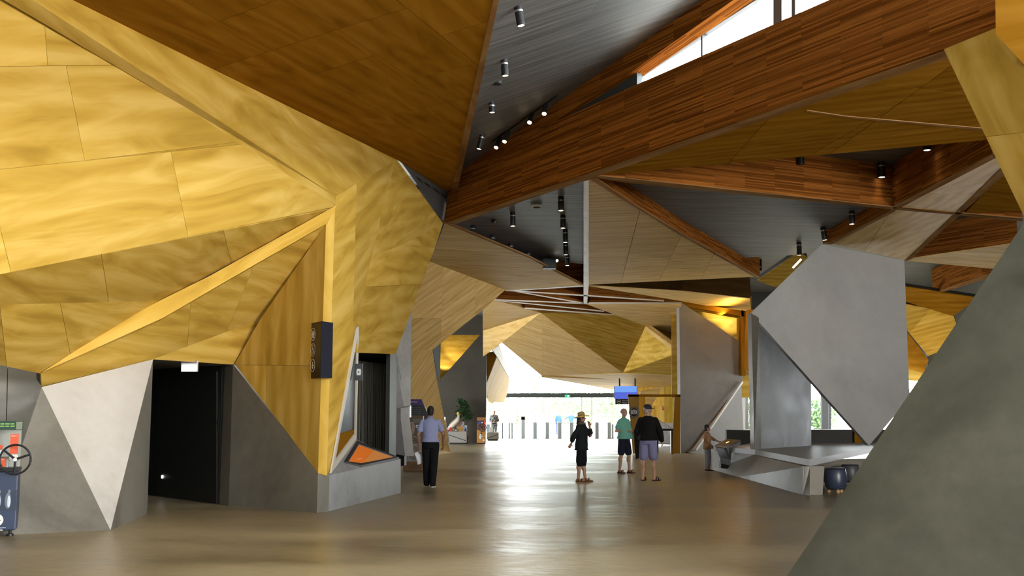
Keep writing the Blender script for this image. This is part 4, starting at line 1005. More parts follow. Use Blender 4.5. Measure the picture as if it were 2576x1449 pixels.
def person(label, loc, yaw, H, pose=(), skin=SKIN, hair=HAIRK, top=None, bottom=None, shoe=None, belly=0.0, headk=1.0, hat=None, hairstyle='short', group=None, fine=True, collar=None):
    p = dict(POSE); p.update(pose); V = {k: Vector(v) for k, v in p.items() if isinstance(v, tuple)}
    root = thing('person', label, 'person', loc, yaw, group); root.scale = (H / 1.75,) * 3
    B = belly; bm = bmesh.new()
    tr_ = [(.86, 0, .01, .155, .115), (.95, 0, .01, .165, .12), (1.06, 0, .0 - B * .3, .145 + B * .4, .105 + B * .55), (1.18, 0, -.005 - B * .2, .15 + B * .3, .108 + B * .4), (1.31, 0, 0, .168, .112), (1.40, 0, .005, .168, .092), (1.455, 0, .01, .11, .07), (1.49, 0, .012, .062, .06)]
    torso(bm, tr_)
    hc = Vector((0, -.012, 1.632)); hy = Matrix.Translation((0, 0, 0)) @ Matrix.Rotation(p['headyaw'], 4, 'Z')
    HM = Matrix.Translation((hc.x, hc.y, hc.z)) @ hy @ Matrix.Diagonal((headk, headk, headk, 1))
    limb(bm, [(0, .012, 1.46), (0, .0, 1.58)], [.056, .054])
    ell(bm, (0, .008, .02), (.074, .092, .096), 18, HM); ell(bm, (0, -.022, -.045), (.056, .066, .068), 14, HM)
    limb(bm, [HM @ Vector((0, -.085, .005)), HM @ Vector((0, -.108, -.028))], [.010 * headk, .014 * headk], 8)
    for s in (-1, 1): ell(bm, (s * .077, .012, -.005), (.012, .022, .032), 8, HM)
    for s, k in ((1, 'L'), (-1, 'R')):
        limb(bm, [V['sh' + k], V['el' + k], V['wr' + k]], [.054, .042, .028])
        d = (V['wr' + k] - V['el' + k]).normalized(); fd = (d + V['fing' + k] * .5).normalized()
        hand(bm, V['wr' + k], fd, Vector((-s * .35, -1, .1)), Vector((-s, 0, 0)))
        limb(bm, [V['hip' + k], V['kn' + k], V['an' + k]], [.088, .056, .038]); m_ = V['kn' + k].lerp(V['an' + k], .3) + Vector((0, .02, 0)); ell(bm, m_, (.052, .056, .11), 12)
        t_ = V['toe' + k].normalized(); a = V['an' + k]
        rings(bm, [(a + t_ * f + Vector((0, 0, z - a.z)), t_.cross(UP) * w_, UP * h_) for f, z, w_, h_ in ((-.06, .035, .026, .028), (-.03, .045, .036, .04), (.05, .045, .038, .036), (.12, .03, .043, .022), (.17, .022, .036, .016), (.19, .02, .02, .01))], 12)
    remeshed('body', bm, .0085 if fine else .014, skin, root, 3)
    eyem = mat('eye_dark', (.02, .015, .012), .3); mouth = mat('lip', (.28, .10, .08), .5)
    for s in (-1, 1):
        bm = bmesh.new(); ell(bm, (s * .030, -.080, .008), (.011, .007, .006), 8, HM); obj('eye', bm, eyem, root, True)
    bm = bmesh.new(); ell(bm, (0, -.086, -.062), (.022, .006, .006), 8, HM); obj('mouth', bm, mouth, root, True)
    if hairstyle:
        bm = bmesh.new()
        if hairstyle == 'short':
            ell(bm, (0, .022, .035), (.082, .094, .094), 18, HM); ell(bm, (0, .05, -.03), (.068, .055, .06), 14, HM)
        elif hairstyle == 'fringe':
            ell(bm, (0, .006, .008), (.084, .1, .03), 16, HM); ell(bm, (0, .04, .03), (.08, .075, .088), 16, HM)
        else:
            ell(bm, (0, .02, .03), (.086, .1, .098), 18, HM); limb(bm, [HM @ Vector((0, .06, -.02)), HM @ Vector((0, .085, -.14)), HM @ Vector((0, .09, -.22))], [.075, .07, .05])
        remeshed('hair', bm, .011, hair, root, 3)
    if bottom:
        bm = bmesh.new(); torso(bm, [(.84, 0, .012, .165, .125), (.95, 0, .012, .182, .138), (1.03, 0, .005 - B * .3, .168 + B * .4, .126 + B * .5), (1.05, 0, .0 - B * .3, .160 + B * .4, .12 + B * .5)])
        zc = bottom['z']; fl_ = bottom.get('flare', 0)
        for k in 'LR':
            hp, kn, an = V['hip' + k], V['kn' + k], V['an' + k]
            if zc >= kn.z:
                f = (hp.z - zc) / (hp.z - kn.z); e = hp.lerp(kn, f); limb(bm, [hp + Vector((0, .005, 0)), e], [.112, .085 + fl_])
            else:
                f = (kn.z - zc) / (kn.z - an.z); e = kn.lerp(an, f); limb(bm, [hp, kn, e], [.110, .080 + fl_, .058 + fl_])
        remeshed(bottom.get('name', 'trousers'), bm, .013, bottom['m'], root, 3)
    if top:
        bm = bmesh.new(); hz = top['hem']; ex = top.get('ex', .018)
        rs = [(hz, 0, .01 - B * .25, .178 + ex + B * .35, .132 + ex + B * .5)]
        rs += [(z, cx, cy, rx + ex, ry + ex) for z, cx, cy, rx, ry in tr_ if z > hz + .03]
        rs[-1] = (1.50, 0, .012, .068, .066)
        torso(bm, rs)
        for k in 'LR':
            sh, el, wr = V['sh' + k], V['el' + k], V['wr' + k]; t_ = top['sleeve']
            if t_ <= 1: limb(bm, [sh, sh.lerp(el, t_)], [.052 + ex * .35, .052 + ex * .7])
            else: limb(bm, [sh, el, el.lerp(wr, t_ - 1)], [.052 + ex * .35, .048 + ex * .55, .034 + ex * .6])
        o = remeshed(top.get('name', 'shirt'), bm, .013, top['m'], root, 4)
        if collar is not None:
            bm = bmesh.new(); torso(bm, [(1.475, 0, .012, .074, .072), (1.53, 0, .008, .068, .066)]); obj('collar', bm, collar, o, True)
    if shoe:
        for k in 'LR':
            bm = bmesh.new(); t_ = V['toe' + k].normalized(); a = V['an' + k]; sd_ = t_.cross(UP)
            if shoe['kind'] == 'shoe':
                rings(bm, [(a + t_ * f + UP * (z - a.z), sd_ * w_, UP * h_) for f, z, w_, h_ in ((-.075, .04, .03, .04), (-.04, .055, .042, .055), (.04, .055, .046, .052), (.12, .036, .05, .034), (.18, .03, .042, .026), (.21, .026, .024, .018))], 14)
                o = remeshed('shoe', bm, .012, shoe['m'], root, 2)
                bm = bmesh.new(); rings(bm, [(a + t_ * .065 + UP * (z - a.z), t_ * .15, sd_ * .052) for z in (.002, .022)], 18); obj('sole', bm, shoe.get('sole', WHITE), o)
            else:
                rings(bm, [(a + t_ * .065 + UP * (z - a.z), t_ * .148, sd_ * .052) for z in (.0, .02)], 18); o = obj('sandal', bm, shoe['m'], root)
                for f in (.02, .10):
                    bm = bmesh.new(); torus(bm, Matrix.Translation(a + t_ * f + UP * (.038 - a.z)) @ basis((0, 0, 0), sd_, UP) @ Matrix.Diagonal((1, .95, 1, 1)), .046, .011, 18, 6); obj('strap', bm, shoe['m'], o, True)
    if hat: hat(root, HM)
    return root
def at(px, py): return fl(px, py)
# man in the pale blue shirt
M1 = person('man in a pale blue short sleeved shirt and black trousers walking away with papers', at(1082, 1225), math.pi, 1.755,
    dict(elL=(.27, .05, 1.13), wrL=(.245, -.03, .86), elR=(-.285, .06, 1.14), wrR=(-.27, -.11, .93), hipL=(.085, 0, .92), anL=(.085, -.10, .09), knL=(.085, -.09, .50), knR=(-.075, -.01, .5), anR=(-.065, .12, .10), toeR=(-.12, -1, 0), toeL=(.1, -1, 0)), SKIND,
    top=dict(m=cloth('pale_blue_shirt', (.34, .37, .62)), sleeve=.62, hem=.97, ex=.022), bottom=dict(m=cloth('black_trousers', (.008, .008, .011)), z=.07, flare=.012), shoe=dict(kind='shoe', m=cloth('black_leather', (.01, .01, .01))), collar=cloth('pale_blue_shirt', (.34, .37, .62)))
t = thing('papers', 'white folded papers held in the walking man\'s left hand', 'papers', M1.matrix_basis @ Vector((.28, -.08, .70)), math.pi + .5)
PAP = mat('paper', (.78, .78, .84), .7)
for k, (a, s) in enumerate(((.45, .17), (.62, .15), (.3, .15))):
    bm = bmesh.new(); bx(bm, (0, 0, -.06), (s, .006, .24), 0, Matrix.Rotation(a, 4, 'Y') @ Matrix.Translation((-.02, -.012 * k, -.02 * k))); obj('sheet', bm, PAP, t)
# woman in the straw hat
def straw(root, HM):
    st, br = mat('straw', (.36, .25, .09), .8), mat('yellow_straw_brim', (.66, .43, .08), .8)
    T_ = HM @ Matrix.Translation((0, .015, .055)) @ Matrix.Rotation(-.16, 4, 'X')
    h = obj('hat_brim', LATHE([(.09, .0), (.14, -.012), (.215, -.035), (.217, -.028), (.14, -.002), (.09, .012)], 28, T_), br, root, True)
    obj('hat_crown', LATHE([(.10, -.005), (.098, .04), (.088, .085), (.06, .11), (.01, .10)], 24, T_), st, h, True)
    obj('hat_band', LATHE([(.102, .004), (.102, .03), (.099, .032)], 24, T_), mat('hat_band', (.2, .15, .07), .8), h)
M2 = person('woman in a straw hat, dark jacket and black cropped trousers facing right', at(1464, 1211), math.radians(72), 1.60,
    dict(elR=(-.27, .15, 1.15), wrR=(-.23, .22, .98), fingR=(0, .5, -.4), elL=(.20, -.20, 1.18), wrL=(.07, -.19, 1.42), fingL=(0, 0, 1), anR=(-.11, .07, .08), knR=(-.11, .03, .5), anL=(.10, -.06, .08), headyaw=.15), SKIN,
    top=dict(m=cloth('dark_jacket', (.012, .016, .018)), sleeve=1.55, hem=.80, ex=.05, name='jacket'), bottom=dict(m=cloth('black_capri', (.006, .006, .008)), z=.44, flare=.018), shoe=dict(kind='sandal', m=cloth('brown_sandal', (.08, .035, .02))), hat=straw, hairstyle='long')
bm = bmesh.new(); torso(bm, [(1.32, 0, .03, .15, .13), (1.43, 0, .02, .17, .125), (1.50, 0, .015, .105, .095), (1.55, 0, .01, .08, .08)])
obj('patterned_scarf', bm, mat('scarf', (.13, .105, .07), .9), M2, True)
# man in the teal shirt
M3 = person('bald man in a teal t-shirt and navy shorts with a jacket over his arm', at(1571, 1190), math.radians(48), 1.74,
    dict(elR=(-.27, .08, 1.13), wrR=(-.08, -.20, 1.12), fingR=(.6, -.3, 0), elL=(.26, .02, 1.12), wrL=(.10, -.24, 1.08), fingL=(-.4, -.4, 0), anR=(-.12, .08, .08), knR=(-.12, .02, .5), anL=(.12, -.07, .08), knL=(.12, -.06, .5)), SKIN, HAIRG,
    top=dict(m=cloth('teal_shirt', (.16, .44, .36)), sleeve=.62, hem=.92, ex=.024), bottom=dict(m=cloth('navy_shorts', (.012, .014, .03)), z=.56, flare=.015, name='shorts'), shoe=dict(kind='sandal', m=cloth('black_sandal', (.02, .016, .014))), belly=.12, hairstyle='fringe')
t = thing('jacket', 'black jacket draped over the teal shirted man\'s forearm', 'jacket', M3.matrix_basis @ Vector((.13, -.36, 0)), math.radians(48))
bm = bmesh.new(); rings(bm, [((0, 0, 1.16), (.08, 0, 0), (0, .05, 0)), ((0, -.01, 1.08), (.15, 0, 0), (0, .075, 0)), ((.0, .0, .85), (.13, 0, 0), (0, .06, 0)), ((.03, .0, .6), (.15, 0, 0), (0, .055, 0)), ((.06, .01, .42), (.14, .0, .05), (0, .04, 0))], 16)
remeshed('folded_body', bm, .015, cloth('black_cloth', (.007, .007, .008)), t, 3)
bm = bmesh.new(); limb(bm, [(.05, -.05, 1.1), (.09, -.07, .85), (.08, -.06, .66)], [.05, .048, .04]); obj('hanging_sleeve', bm, cloth('black_cloth', (.007, .007, .008)), t, True)
bm = bmesh.new(); bx(bm, (.02, -.078, 1.0), (.012, .012, .2)); bx(bm, (.07, -.08, 1.0), (.012, .012, .18)); obj('pale_stripe', bm, mat('pale_stripe', (.5, .55, .55), .6), t)
# man in the black jacket and cap
def cap(root, HM):
    nv = mat('navy_cap', (.018, .018, .035), .8)
    h = obj('cap_crown', LATHE([(.097, .015), (.1, .05), (.088, .095), (.05, .125), (.005, .13)], 22, HM @ Matrix.Translation((0, .01, .01))), nv, root, True)
    bm = bmesh.new(); prism(bm, [HM @ Vector((.09 * math.cos(a), -.07 - .10 * math.sin(a), .03 + .012 * math.sin(a))) for a in [math.pi * i / 12 for i in range(13)]], Vector((0, 0, .008))); obj('cap_brim', bm, nv, h)
M4 = person('man in a black jacket, lavender shorts and navy cap seen from behind', at(1632, 1209), math.radians(158), 1.80,
    dict(elR=(-.30, .04, 1.13), wrR=(-.31, -.06, .92), elL=(.28, .0, 1.13), wrL=(.22, -.18, 1.0), headyaw=-.75, anL=(.13, .03, .08), anR=(-.13, -.02, .08), knL=(.12, 0, .5), knR=(-.12, -.02, .5), toeR=(-.5, -1, 0)), SKIN, HAIRG,
    top=dict(m=cloth('black_jacket', (.006, .006, .007)), sleeve=1.92, hem=.93, ex=.045, name='jacket'), bottom=dict(m=cloth('lavender_shorts', (.20, .20, .36)), z=.56, flare=.028, name='shorts'), shoe=dict(kind='sandal', m=cloth('black_sandal', (.02, .016, .014))), belly=.10, hat=cap)
# child at the kiosk
M5 = person('child in a tan top and grey trousers reaching to the kiosk', at(1781, 1186), math.radians(96), 1.27,
    dict(elR=(-.25, .06, 1.16), wrR=(-.16, -.12, .98), elL=(.17, -.24, 1.24), wrL=(.14, -.50, 1.12), fingL=(0, -1, .2)), SKIN, HAIRK,
    top=dict(m=cloth('tan_top', (.34, .19, .10)), sleeve=1.3, hem=.84, ex=.035), bottom=dict(m=cloth('grey_trousers', (.27, .265, .32)), z=.12, flare=.012), shoe=dict(kind='shoe', m=cloth('red_brown_shoe', (.10, .03, .025))), headk=1.22, fine=False)
# far people
def plaid_build(nt, b):
    tc = nt.nodes.new('ShaderNodeTexCoord'); ck = nd(nt, 'ShaderNodeTexChecker', Scale=9.0)
    ck.inputs['Color1'].default_value = (.05, .05, .055, 1); ck.inputs['Color2'].default_value = (.22, .22, .23, 1)
    nt.links.new(tc.outputs['Object'], ck.inputs[0]); nt.links.new(ck.outputs[0], b.inputs['Base Color'])
PLAID = mat('plaid_cloth', rough=.85, build=plaid_build)
person('grey haired man in a dark checked coat behind the second counter', fl(1243, 1105.5), math.radians(-12), 1.78, dict(elL=(.26, -.02, 1.13), wrL=(.05, -.24, 1.06), elR=(-.26, -.02, 1.13), wrR=(-.05, -.24, 1.04), fingL=(-.5, -.3, 0), fingR=(.5, -.3, 0)), SKIN, HAIRG,
    top=dict(m=PLAID, sleeve=1.9, hem=.80, ex=.05, name='coat'), bottom=dict(m=cloth('grey_blue_trousers', (.12, .14, .17)), z=.08), shoe=dict(kind='shoe', m=cloth('black_leather', (.01, .01, .01))), fine=False)
BLU = cloth('light_blue_top', (.03, .07, .20)); JN = cloth('blue_jeans', (.02, .04, .11))
for px, lb, po, yw in ((1405, 'person in a blue top standing outside beyond the gates, the left one', {}, .3), (1437, 'person in a light blue top standing outside with arms spread, the right one', dict(elL=(.36, .0, 1.28), wrL=(.52, -.05, 1.22), elR=(-.36, 0, 1.28), wrR=(-.52, -.05, 1.2)), -.2)):
    person(lb, P(px, 1097, 88) * 1, yw, 1.74, po, SKIN, HAIRG, top=dict(m=BLU, sleeve=1.8, hem=.9), bottom=dict(m=JN, z=.08), shoe=dict(kind='shoe', m=cloth('black_leather', (.01, .01, .01))), fine=False, group='people outside the entrance').location.z = -.03
# ================================================================== COUNTERS, KIOSKS AND MACHINES
# ---- coin press machine at the left edge
cm = at(3, 1345); cm = Vector((-6.84, 15.5, 0))
t = thing('coin_press_machine', 'blue coin press machine with a black hand wheel at the left edge', 'machine', cm, math.radians(19))
BLUE = mat('machine_blue', (.022, .04, .095), .4); ORNG = mat('label_orange', (.75, .10, .03), .5); GRN = mat('header_green', (.01, .05, .035), .5)
obj('cabinet', BOX((0, 0, .46), (.54, .46, .76), bev=.015), BLUE, t)
for sx in (-.2, .2):
    for sy in (-.17, .17): obj('foot', LATHE([(.02, .09), (.02, .04), (.045, .03), (.05, 0)], 12, Matrix.Translation((sx, sy, 0))), BLACK, t)
fp = obj('photo_panel', BOX((0, -.235, .47), (.53, .012, .27)), mat('photo_blue', (.015, .028, .06), .3), t)
PENB = mat('penguin_grey', (.16, .2, .28), .6); PENW = mat('penguin_white', (.62, .68, .75), .6)
for k, x in enumerate((-.2, -.08, .04, .16)):
    bm = bmesh.new(); ell(bm, (x, -.243, .46), (.042, .006, .105), 12, None); ell(bm, (x + .012, -.243, .58), (.022, .006, .028), 10); obj('penguin_picture', bm, PENB, fp, True)
    bm = bmesh.new(); ell(bm, (x + .012, -.247, .45), (.022, .004, .08), 10); obj('penguin_front', bm, PENW, fp, True)
obj('coin_plate', BOX((-.02, -.25, .62), (.09, .02, .045)), BLACK, t)
bm = bmesh.new(); disc(bm, basis((.04, -.232, .215), (1, 0, 0), UP), .078, n=32); lg = obj('emblem_disc', bm, SIGNW, t)
bm = bmesh.new(); Mx = basis((.045, -.237, .215), (1, 0, 0), UP); ell(bm, (.0, .0, 0), (.022, .04, .003), 12, Mx); ell(bm, (.012, .045, 0), (.014, .016, .003), 10, Mx); flat(bm, Mx, [(-.03, .02), (-.055, -.02), (-.02, -.005)], .002); flat(bm, Mx, [(.02, .02), (.05, -.012), (.018, -.004)], .002); flat(bm, Mx, [(-.03, -.045), (.03, -.045), (.02, -.035), (-.02, -.035)], .002); obj('emblem_bird', bm, BLUE, lg)
for k, (z, w) in enumerate(((.115, .24), (.095, .16), (.078, .18))): obj('print_line', BOX((.03, -.232, z), (w, .004, .007)), mat('print_pale', (.55, .58, .62), .6), t)
obj('worktop', BOX((0, 0, .86), (.56, .48, .05), bev=.01), BLACK, t)
gc = obj('clear_case', BOX((0, .02, 1.14), (.52, .40, .52)), GLASS, t)
obj('back_board', BOX((.0, .20, 1.14), (.52, .015, .52)), mat('case_back', (.42, .42, .40), .5), t)
hd = obj('header_sign', BOX((0, -.19, 1.44), (.60, .02, .12)), GRN, t)
for k, z in enumerate((1.462, 1.432)):
    for i in range(7): obj('print_line', BOX((-.20 + i * .062, -.202, z), (.046 + .008 * ((i * 7 + k) % 2), .003, .014)), mat('print_yellow_green', (.30, .55, .12), .6), hd)
obj('header_picture', BOX((.255, -.203, 1.44), (.075, .004, .10)), mat('picture_grey_green', (.22, .25, .18), .6), hd)
def label_(name, x, z, w, h, s, sz):
    o = obj(name, BOX((x, -.20, z), (w, .006, h)), ORNG, t); text(s, sz, basis((x - w * .4, -.204, z + h * .5 - sz * 1.1), (1, 0, 0), UP), SIGNW, o)
label_('instruction_label', .205, 1.20, .10, .26, 'Step 1', .030); obj('price_label', BOX((.205, -.2, 1.03), (.10, .006, .06)), SIGNW, t)
label_('instruction_label', .01, 1.16, .11, .055, 'Step 2', .026); label_('instruction_label', .07, .96, .085, .11, 'Step 3', .022)
obj('white_label', BOX((-.16, -.2, 1.15), (.12, .006, .09)), SIGNW, t); obj('press_column', BOX((-.08, .02, 1.2), (.09, .09, .30), bev=.01), mat('press_blue', (.05, .06, .08), .3, metal=.5), t)
bm = bmesh.new(); cyl(bm, (.02, -.05, 1.07), (.02, .12, 1.07), .05); cyl(bm, (-.1, -.02, 1.0), (.14, -.02, 1.0), .03); bx(bm, (-.05, .05, .94), (.36, .2, .1)); obj('press_rollers', bm, STEEL, t)
bm = bmesh.new(); cyl(bm, (-.13, -.16, .97), (-.13, -.14, .97), .07, n=28); obj('gear', bm, STEEL, t)
wc = Vector((.235, -.33, 1.0)); bmw = bmesh.new(); MW = basis(wc, (1, -.12, 0), UP); torus(bmw, MW, .19, .0135, 48, 10); hw = obj('hand_wheel', bmw, BLACK, t, True)
for a in (20, 140, 268):
    bm = bmesh.new(); e = MW @ Vector((.185 * math.cos(math.radians(a)), .185 * math.sin(math.radians(a)), 0)); cyl(bm, wc, e, .017, .013, 10); obj('spoke', bm, BLACK, hw)
bm = bmesh.new(); cyl(bm, wc + Vector((0, -.03, 0)), wc + Vector((0, .16, 0)), .024, n=18); obj('hub', bm, STEEL, hw)

# ---- poster stand and the board behind it
ps = at(1040, 1184); t = thing('poster_stand', 'timber framed poster stand with two wildlife pictures', 'display stand', ps)
WOODB = mat('stand_timber', rough=.5, build=ply_build((.10, .045, .012), (.15, .072, .018), (.20, .10, .03)))
obj('base_box', BOX((0, 0, .125), (.56, .40, .25), bev=.01), WOODB, t); obj('frame_board', BOX((0, 0, .88), (.55, .30, 1.30), bev=.008), WOODB, t)
up = obj('upper_poster', BOX((.03, -.155, 1.13), (.43, .01, .72)), mat('poster_brown', (.09, .07, .05), .5), t)
MX = lambda x, z: basis((x, -.162, z), (1, 0, 0), UP)
bm = bmesh.new(); limb(bm, [(-.02, -.162, 1.32), (.0, -.164, 1.22), (-.02, -.164, 1.08), (-.07, -.162, .98)], [.045, .05, .045, .025]); ell(bm, (-.06, -.163, 1.34), (.05, .004, .025), 10)
bmesh.ops.transform(bm, matrix=Matrix.Translation((0, -.162, 0)) @ Matrix.Diagonal((1, .08, 1, 1)) @ Matrix.Translation((0, .162, 0)), verts=bm.verts); obj('animal_picture', bm, mat('picture_pinkish', (.36, .26, .22), .7), up, True)
bm = bmesh.new(); disc(bm, MX(.11, 1.24), .042, n=24); obj('emblem_disc', bm, SIGNW, up); bm = bmesh.new(); disc(bm, basis((.11, -.167, 1.24), (1, 0, 0), UP), .018, n=14); obj('emblem_mark', bm, DARK, up)
for k in range(3): obj('print_line', BOX((.08, -.163, 1.42 - k * .035), (.22 - k * .04, .004, .02)), mat('print_grey', (.22, .22, .2), .6), up)
bm = bmesh.new(); [ell(bm, (random.uniform(-.15, .2), -.161, random.uniform(.80, .98)), (random.uniform(.02, .06), .004, random.uniform(.01, .03)), 8) for _ in range(14)]; obj('straw_picture', bm, mat('picture_straw', (.24, .19, .13), .8), up)
lp = obj('lower_poster', BOX((.03, -.155, .51), (.43, .01, .50)), mat('poster_grey', (.24, .24, .235), .5), t)
bm = bmesh.new(); ell(bm, (.04, -.16, .50), (.17, .005, .20), 18); obj('dome_picture', bm, mat('picture_mauve', (.17, .145, .145), .7), lp, True)
bm = bmesh.new(); ell(bm, (.05, -.164, .50), (.07, .004, .07), 14); obj('pale_picture', bm, mat('picture_pale', (.25, .22, .215), .7), lp, True)
obj('plate', BOX((.06, -.203, .12), (.30, .006, .12)), mat('plate_brown', (.11, .05, .015), .5), t)
bd_ = fl(1052, 1179); t = thing('notice_board', 'black and purple notice board with a slanted side behind the poster stand', 'sign', bd_)
pxw = (fl(1100, 1179) - bd_).length / 48
def bp(px, py): return Vector(((px - 1052) * pxw, 0, (1179 - py) * pxw))
bm = bmesh.new(); prism(bm, [bp(1028, 1020), bp(1066, 1020), bp(1084, 1062), bp(1084, 1179), bp(1028, 1179)], Vector((0, .08, 0))); bdo = obj('black_panel', bm, SIGNB, t)
bm = bmesh.new(); prism(bm, [bp(1028, 1005), bp(1059, 1005), bp(1066, 1020), bp(1028, 1020)], Vector((0, .08, 0))); obj('purple_header', bm, mat('purple', (.06, .02, .16), .5), t)
obj('print_line', BOX(bp(1040, 1012) + Vector((0, -.004, 0)), (.20, .004, .025)), mat('print_lilac', (.55, .5, .7), .6), t)
for k in range(6): obj('print_line', BOX(bp(1044 + k % 2 * 2, 1026 + k * 5) + Vector((0, -.004, 0)), (.30, .004, .012)), mat('print_dim', (.13, .13, .13), .6), t)

# ---- photo arch, sign, screen
AR = thing('photo_arch', 'amber plywood photo arch with a round camera emblem beside the grey pier', 'arch', fl(1646, 1141) - Vector((0, .75, 0)))
ao = fl(1646, 1141); ao.y -= .75; YA = ao.y
def ap(px, py, dy=0.0): return P(px, py, YA + dy) - ao
bm = bmesh.new(); q = [ap(1580, 993), ap(1608, 993), ap(1610, 1142), ap(1594, 1142)]; q = [ap(1580, 993), ap(1608, 993), ap(1609, 1141), ap(1592, 1141)]; prism(bm, q, Vector((0, .05, 0))); lp_ = obj('front_panel', bm, mat('arch_amber', rough=.5, build=ply_build((.26, .13, .015), (.36, .19, .02), (.44, .25, .035), .1)), AR)
bm = bmesh.new(); prism(bm, [ap(1608, 995), ap(1623, 999, .5), ap(1626, 1141, .6), ap(1609, 1141)], Vector((-.03, .02, 0))); obj('side_panel', bm, PLYD, AR)
bm = bmesh.new(); prism(bm, [ap(1580, 992), ap(1712, 992), ap(1712, 998), ap(1580, 998)], Vector((0, .55, 0))); obj('top_beam', bm, PLYD, AR)
bm = bmesh.new(); prism(bm, [ap(1698, 997), ap(1711.5, 993), ap(1711.5, 1141), ap(1692, 1141)], Vector((0, .12, 0))); obj('right_panel', bm, PLYD, AR)
cE = ap(1595, 1037) + Vector((0, -.005, 0)); rE = 13.5 * 46 / 2900
M = basis(cE, (1, 0, 0), UP); bm = bmesh.new(); disc(bm, M, rE, n=36, h=.01); em = obj('emblem_disc', bm, SIGNB, AR)
bm = bmesh.new(); disc(bm, M @ Matrix.Translation((0, 0, .01)), rE * .88, rE * .80); obj('emblem_ring', bm, mat('emblem_grey', (.45, .45, .43), .5), em)
bm = bmesh.new(); m_ = M @ Matrix.Translation((0, 0, .011)); flat(bm, m_, [(-rE * .62, -rE * .34), (rE * .62, -rE * .34), (rE * .62, rE * .36), (rE * .25, rE * .36), (rE * .15, rE * .48), (-rE * .15, rE * .48), (-rE * .25, rE * .36), (-rE * .62, rE * .36)], .003)
obj('camera_mark', bm, mat('emblem_cream', (.6, .58, .52), .5), em)
bm = bmesh.new(); disc(bm, m_ @ Matrix.Translation((0, 0, .004)), rE * .26, rE * .19, 24, .003); obj('camera_lens', bm, DARK, em)
YS = 49.0; sc = P(1574, 987, YS); k_ = YS / 2900
t = thing('hanging_screen', 'blue video screen hung on two rods before the pale soffit', 'screen', sc)
obj('screen_case', BOX((0, .06, 0), (58 * k_, .10, 31 * k_)), BLACK, t)
for i in range(3):
    obj('screen_upper', BOX(((-18.6 + i * 18.6) * k_, 0, 8 * k_), (18.4 * k_, .02, 15 * k_)), mat('screen_sky', (.1, .25, .8), .4, emit=(.17, .36, .90), es=.75), t)
    obj('screen_lower', BOX(((-18.6 + i * 18.6) * k_, 0, -8 * k_), (18.4 * k_, .02, 16.6 * k_)), mat('screen_sea', (.05, .08, .6), .4, emit=(.085, .13, .62), es=.8), t)
for dx in (-15, 24): obj('rod', BOX((dx * k_, .06, 25 * k_), (.06, .06, 20 * k_)), BLACK, t)
t = thing('hanging_sign', 'black hanging sign with white lettering under the blue screen', 'sign', P(1575, 1010.4, YS))
obj('board', BOX((0, .05, 0), (54 * k_, .06, 14 * k_)), SIGNB, t)
M = basis((-18 * k_, .017, 0), (1, 0, 0), UP); bm = bmesh.new(); disc(bm, M, .085, .072, 24); flat(bm, M, [(-.05, .0), (-.01, .03), (.05, .02), (.03, -.01), (0, .0), (-.02, -.03)]); obj('ring_mark', bm, SIGNW, t)
text("Don't fo", 4.6 * k_, basis((-10.5 * k_, .017, 1.5 * k_), (1, 0, 0), UP), SIGNW, t)
for k in range(2): obj('print_line', BOX((-3 * k_, .017, (-1.6 - k * 2.4) * k_), ((15 - k * 4) * k_, .004, 1.2 * k_)), mat('print_white', (.6, .6, .6), .6), t)
dk = fl(1672, 1141); t = thing('table', 'dark topped table with a steel leg inside the photo arch', 'table', dk + Vector((0, -.25, 0)))
kk = dk.y / 2900
obj('table_top', BOX((0, .2, 59 * kk), (40 * kk, .6, .08)), BLACK, t); obj('leg', BOX((15 * kk, .05, 28 * kk), (.06, .08, 56 * kk)), STEEL, t); obj('leg', BOX((18.2 * kk, .1, 28 * kk), (.07, .3, 56 * kk)), BLACK, t); obj('leg', BOX((-17 * kk, .3, 28 * kk), (.06, .08, 56 * kk)), BLACK, t)
p = P(1668, 1027, 69.6); t = thing('fire_sign', 'small red sign with a white mark on the yellow wall', 'sign', p)
obj('plate', BOX((0, 0, 0), (.11, .03, .21)), mat('sign_red', (.6, .04, .03), .5), t); obj('white_mark', BOX((0, -.018, .02), (.05, .006, .09)), SIGNW, t)

# ---- touch kiosk beside the child
ko = fl(1822, 1178); YKo = 31.3
t = thing('touch_kiosk', 'angular grey touch kiosk with a sloped top beside the child', 'kiosk', Vector((ko.x, YKo, 0)))
def kp(px, py, Y=YKo): return P(px, py, Y) - Vector((ko.x, YKo, 0))
KG = mat('kiosk_grey', (.10, .115, .13), .5); KL = mat('kiosk_side', (.30, .34, .37), .5); KT = mat('kiosk_top', (.36, .30, .23), .5)
bm = bmesh.new(); prism(bm, [kp(1801, 1119, 31.2), kp(1826, 1122.5, 31.1), kp(1863, 1107, 31.9), kp(1829, 1104, 32.1)], Vector((0, .02, -.05))); kt = obj('sloped_top', bm, KT, t)
bm = bmesh.new(); prism(bm, [kp(1829, 1107, 31.95), kp(1850, 1109, 31.85), kp(1847, 1111, 31.75), kp(1827, 1109, 31.85)], Vector((0, 0, .01))); obj('dark_slot', bm, BLACK, kt)
bm = bmesh.new(); prism(bm, [kp(1800, 1120), kp(1826, 1123), kp(1839, 1157), kp(1812, 1151)], Vector((0, .12, 0))); obj('front_panel', bm, KG, t)
bm = bmesh.new(); prism(bm, [kp(1826, 1123, 31.15), kp(1862, 1109, 31.95), kp(1864, 1117, 31.95), kp(1841, 1130, 31.4), kp(1839, 1157, 31.3)], Vector((-.02, .05, 0))); obj('side_panel', bm, KL, t)
bm = bmesh.new(); prism(bm, [kp(1812, 1151, 31.35), kp(1838, 1157, 31.3), kp(1838, 1172, 31.3), kp(1812, 1165, 31.4), ], Vector((0, .1, 0))); obj('foot_panel', bm, KL, t)
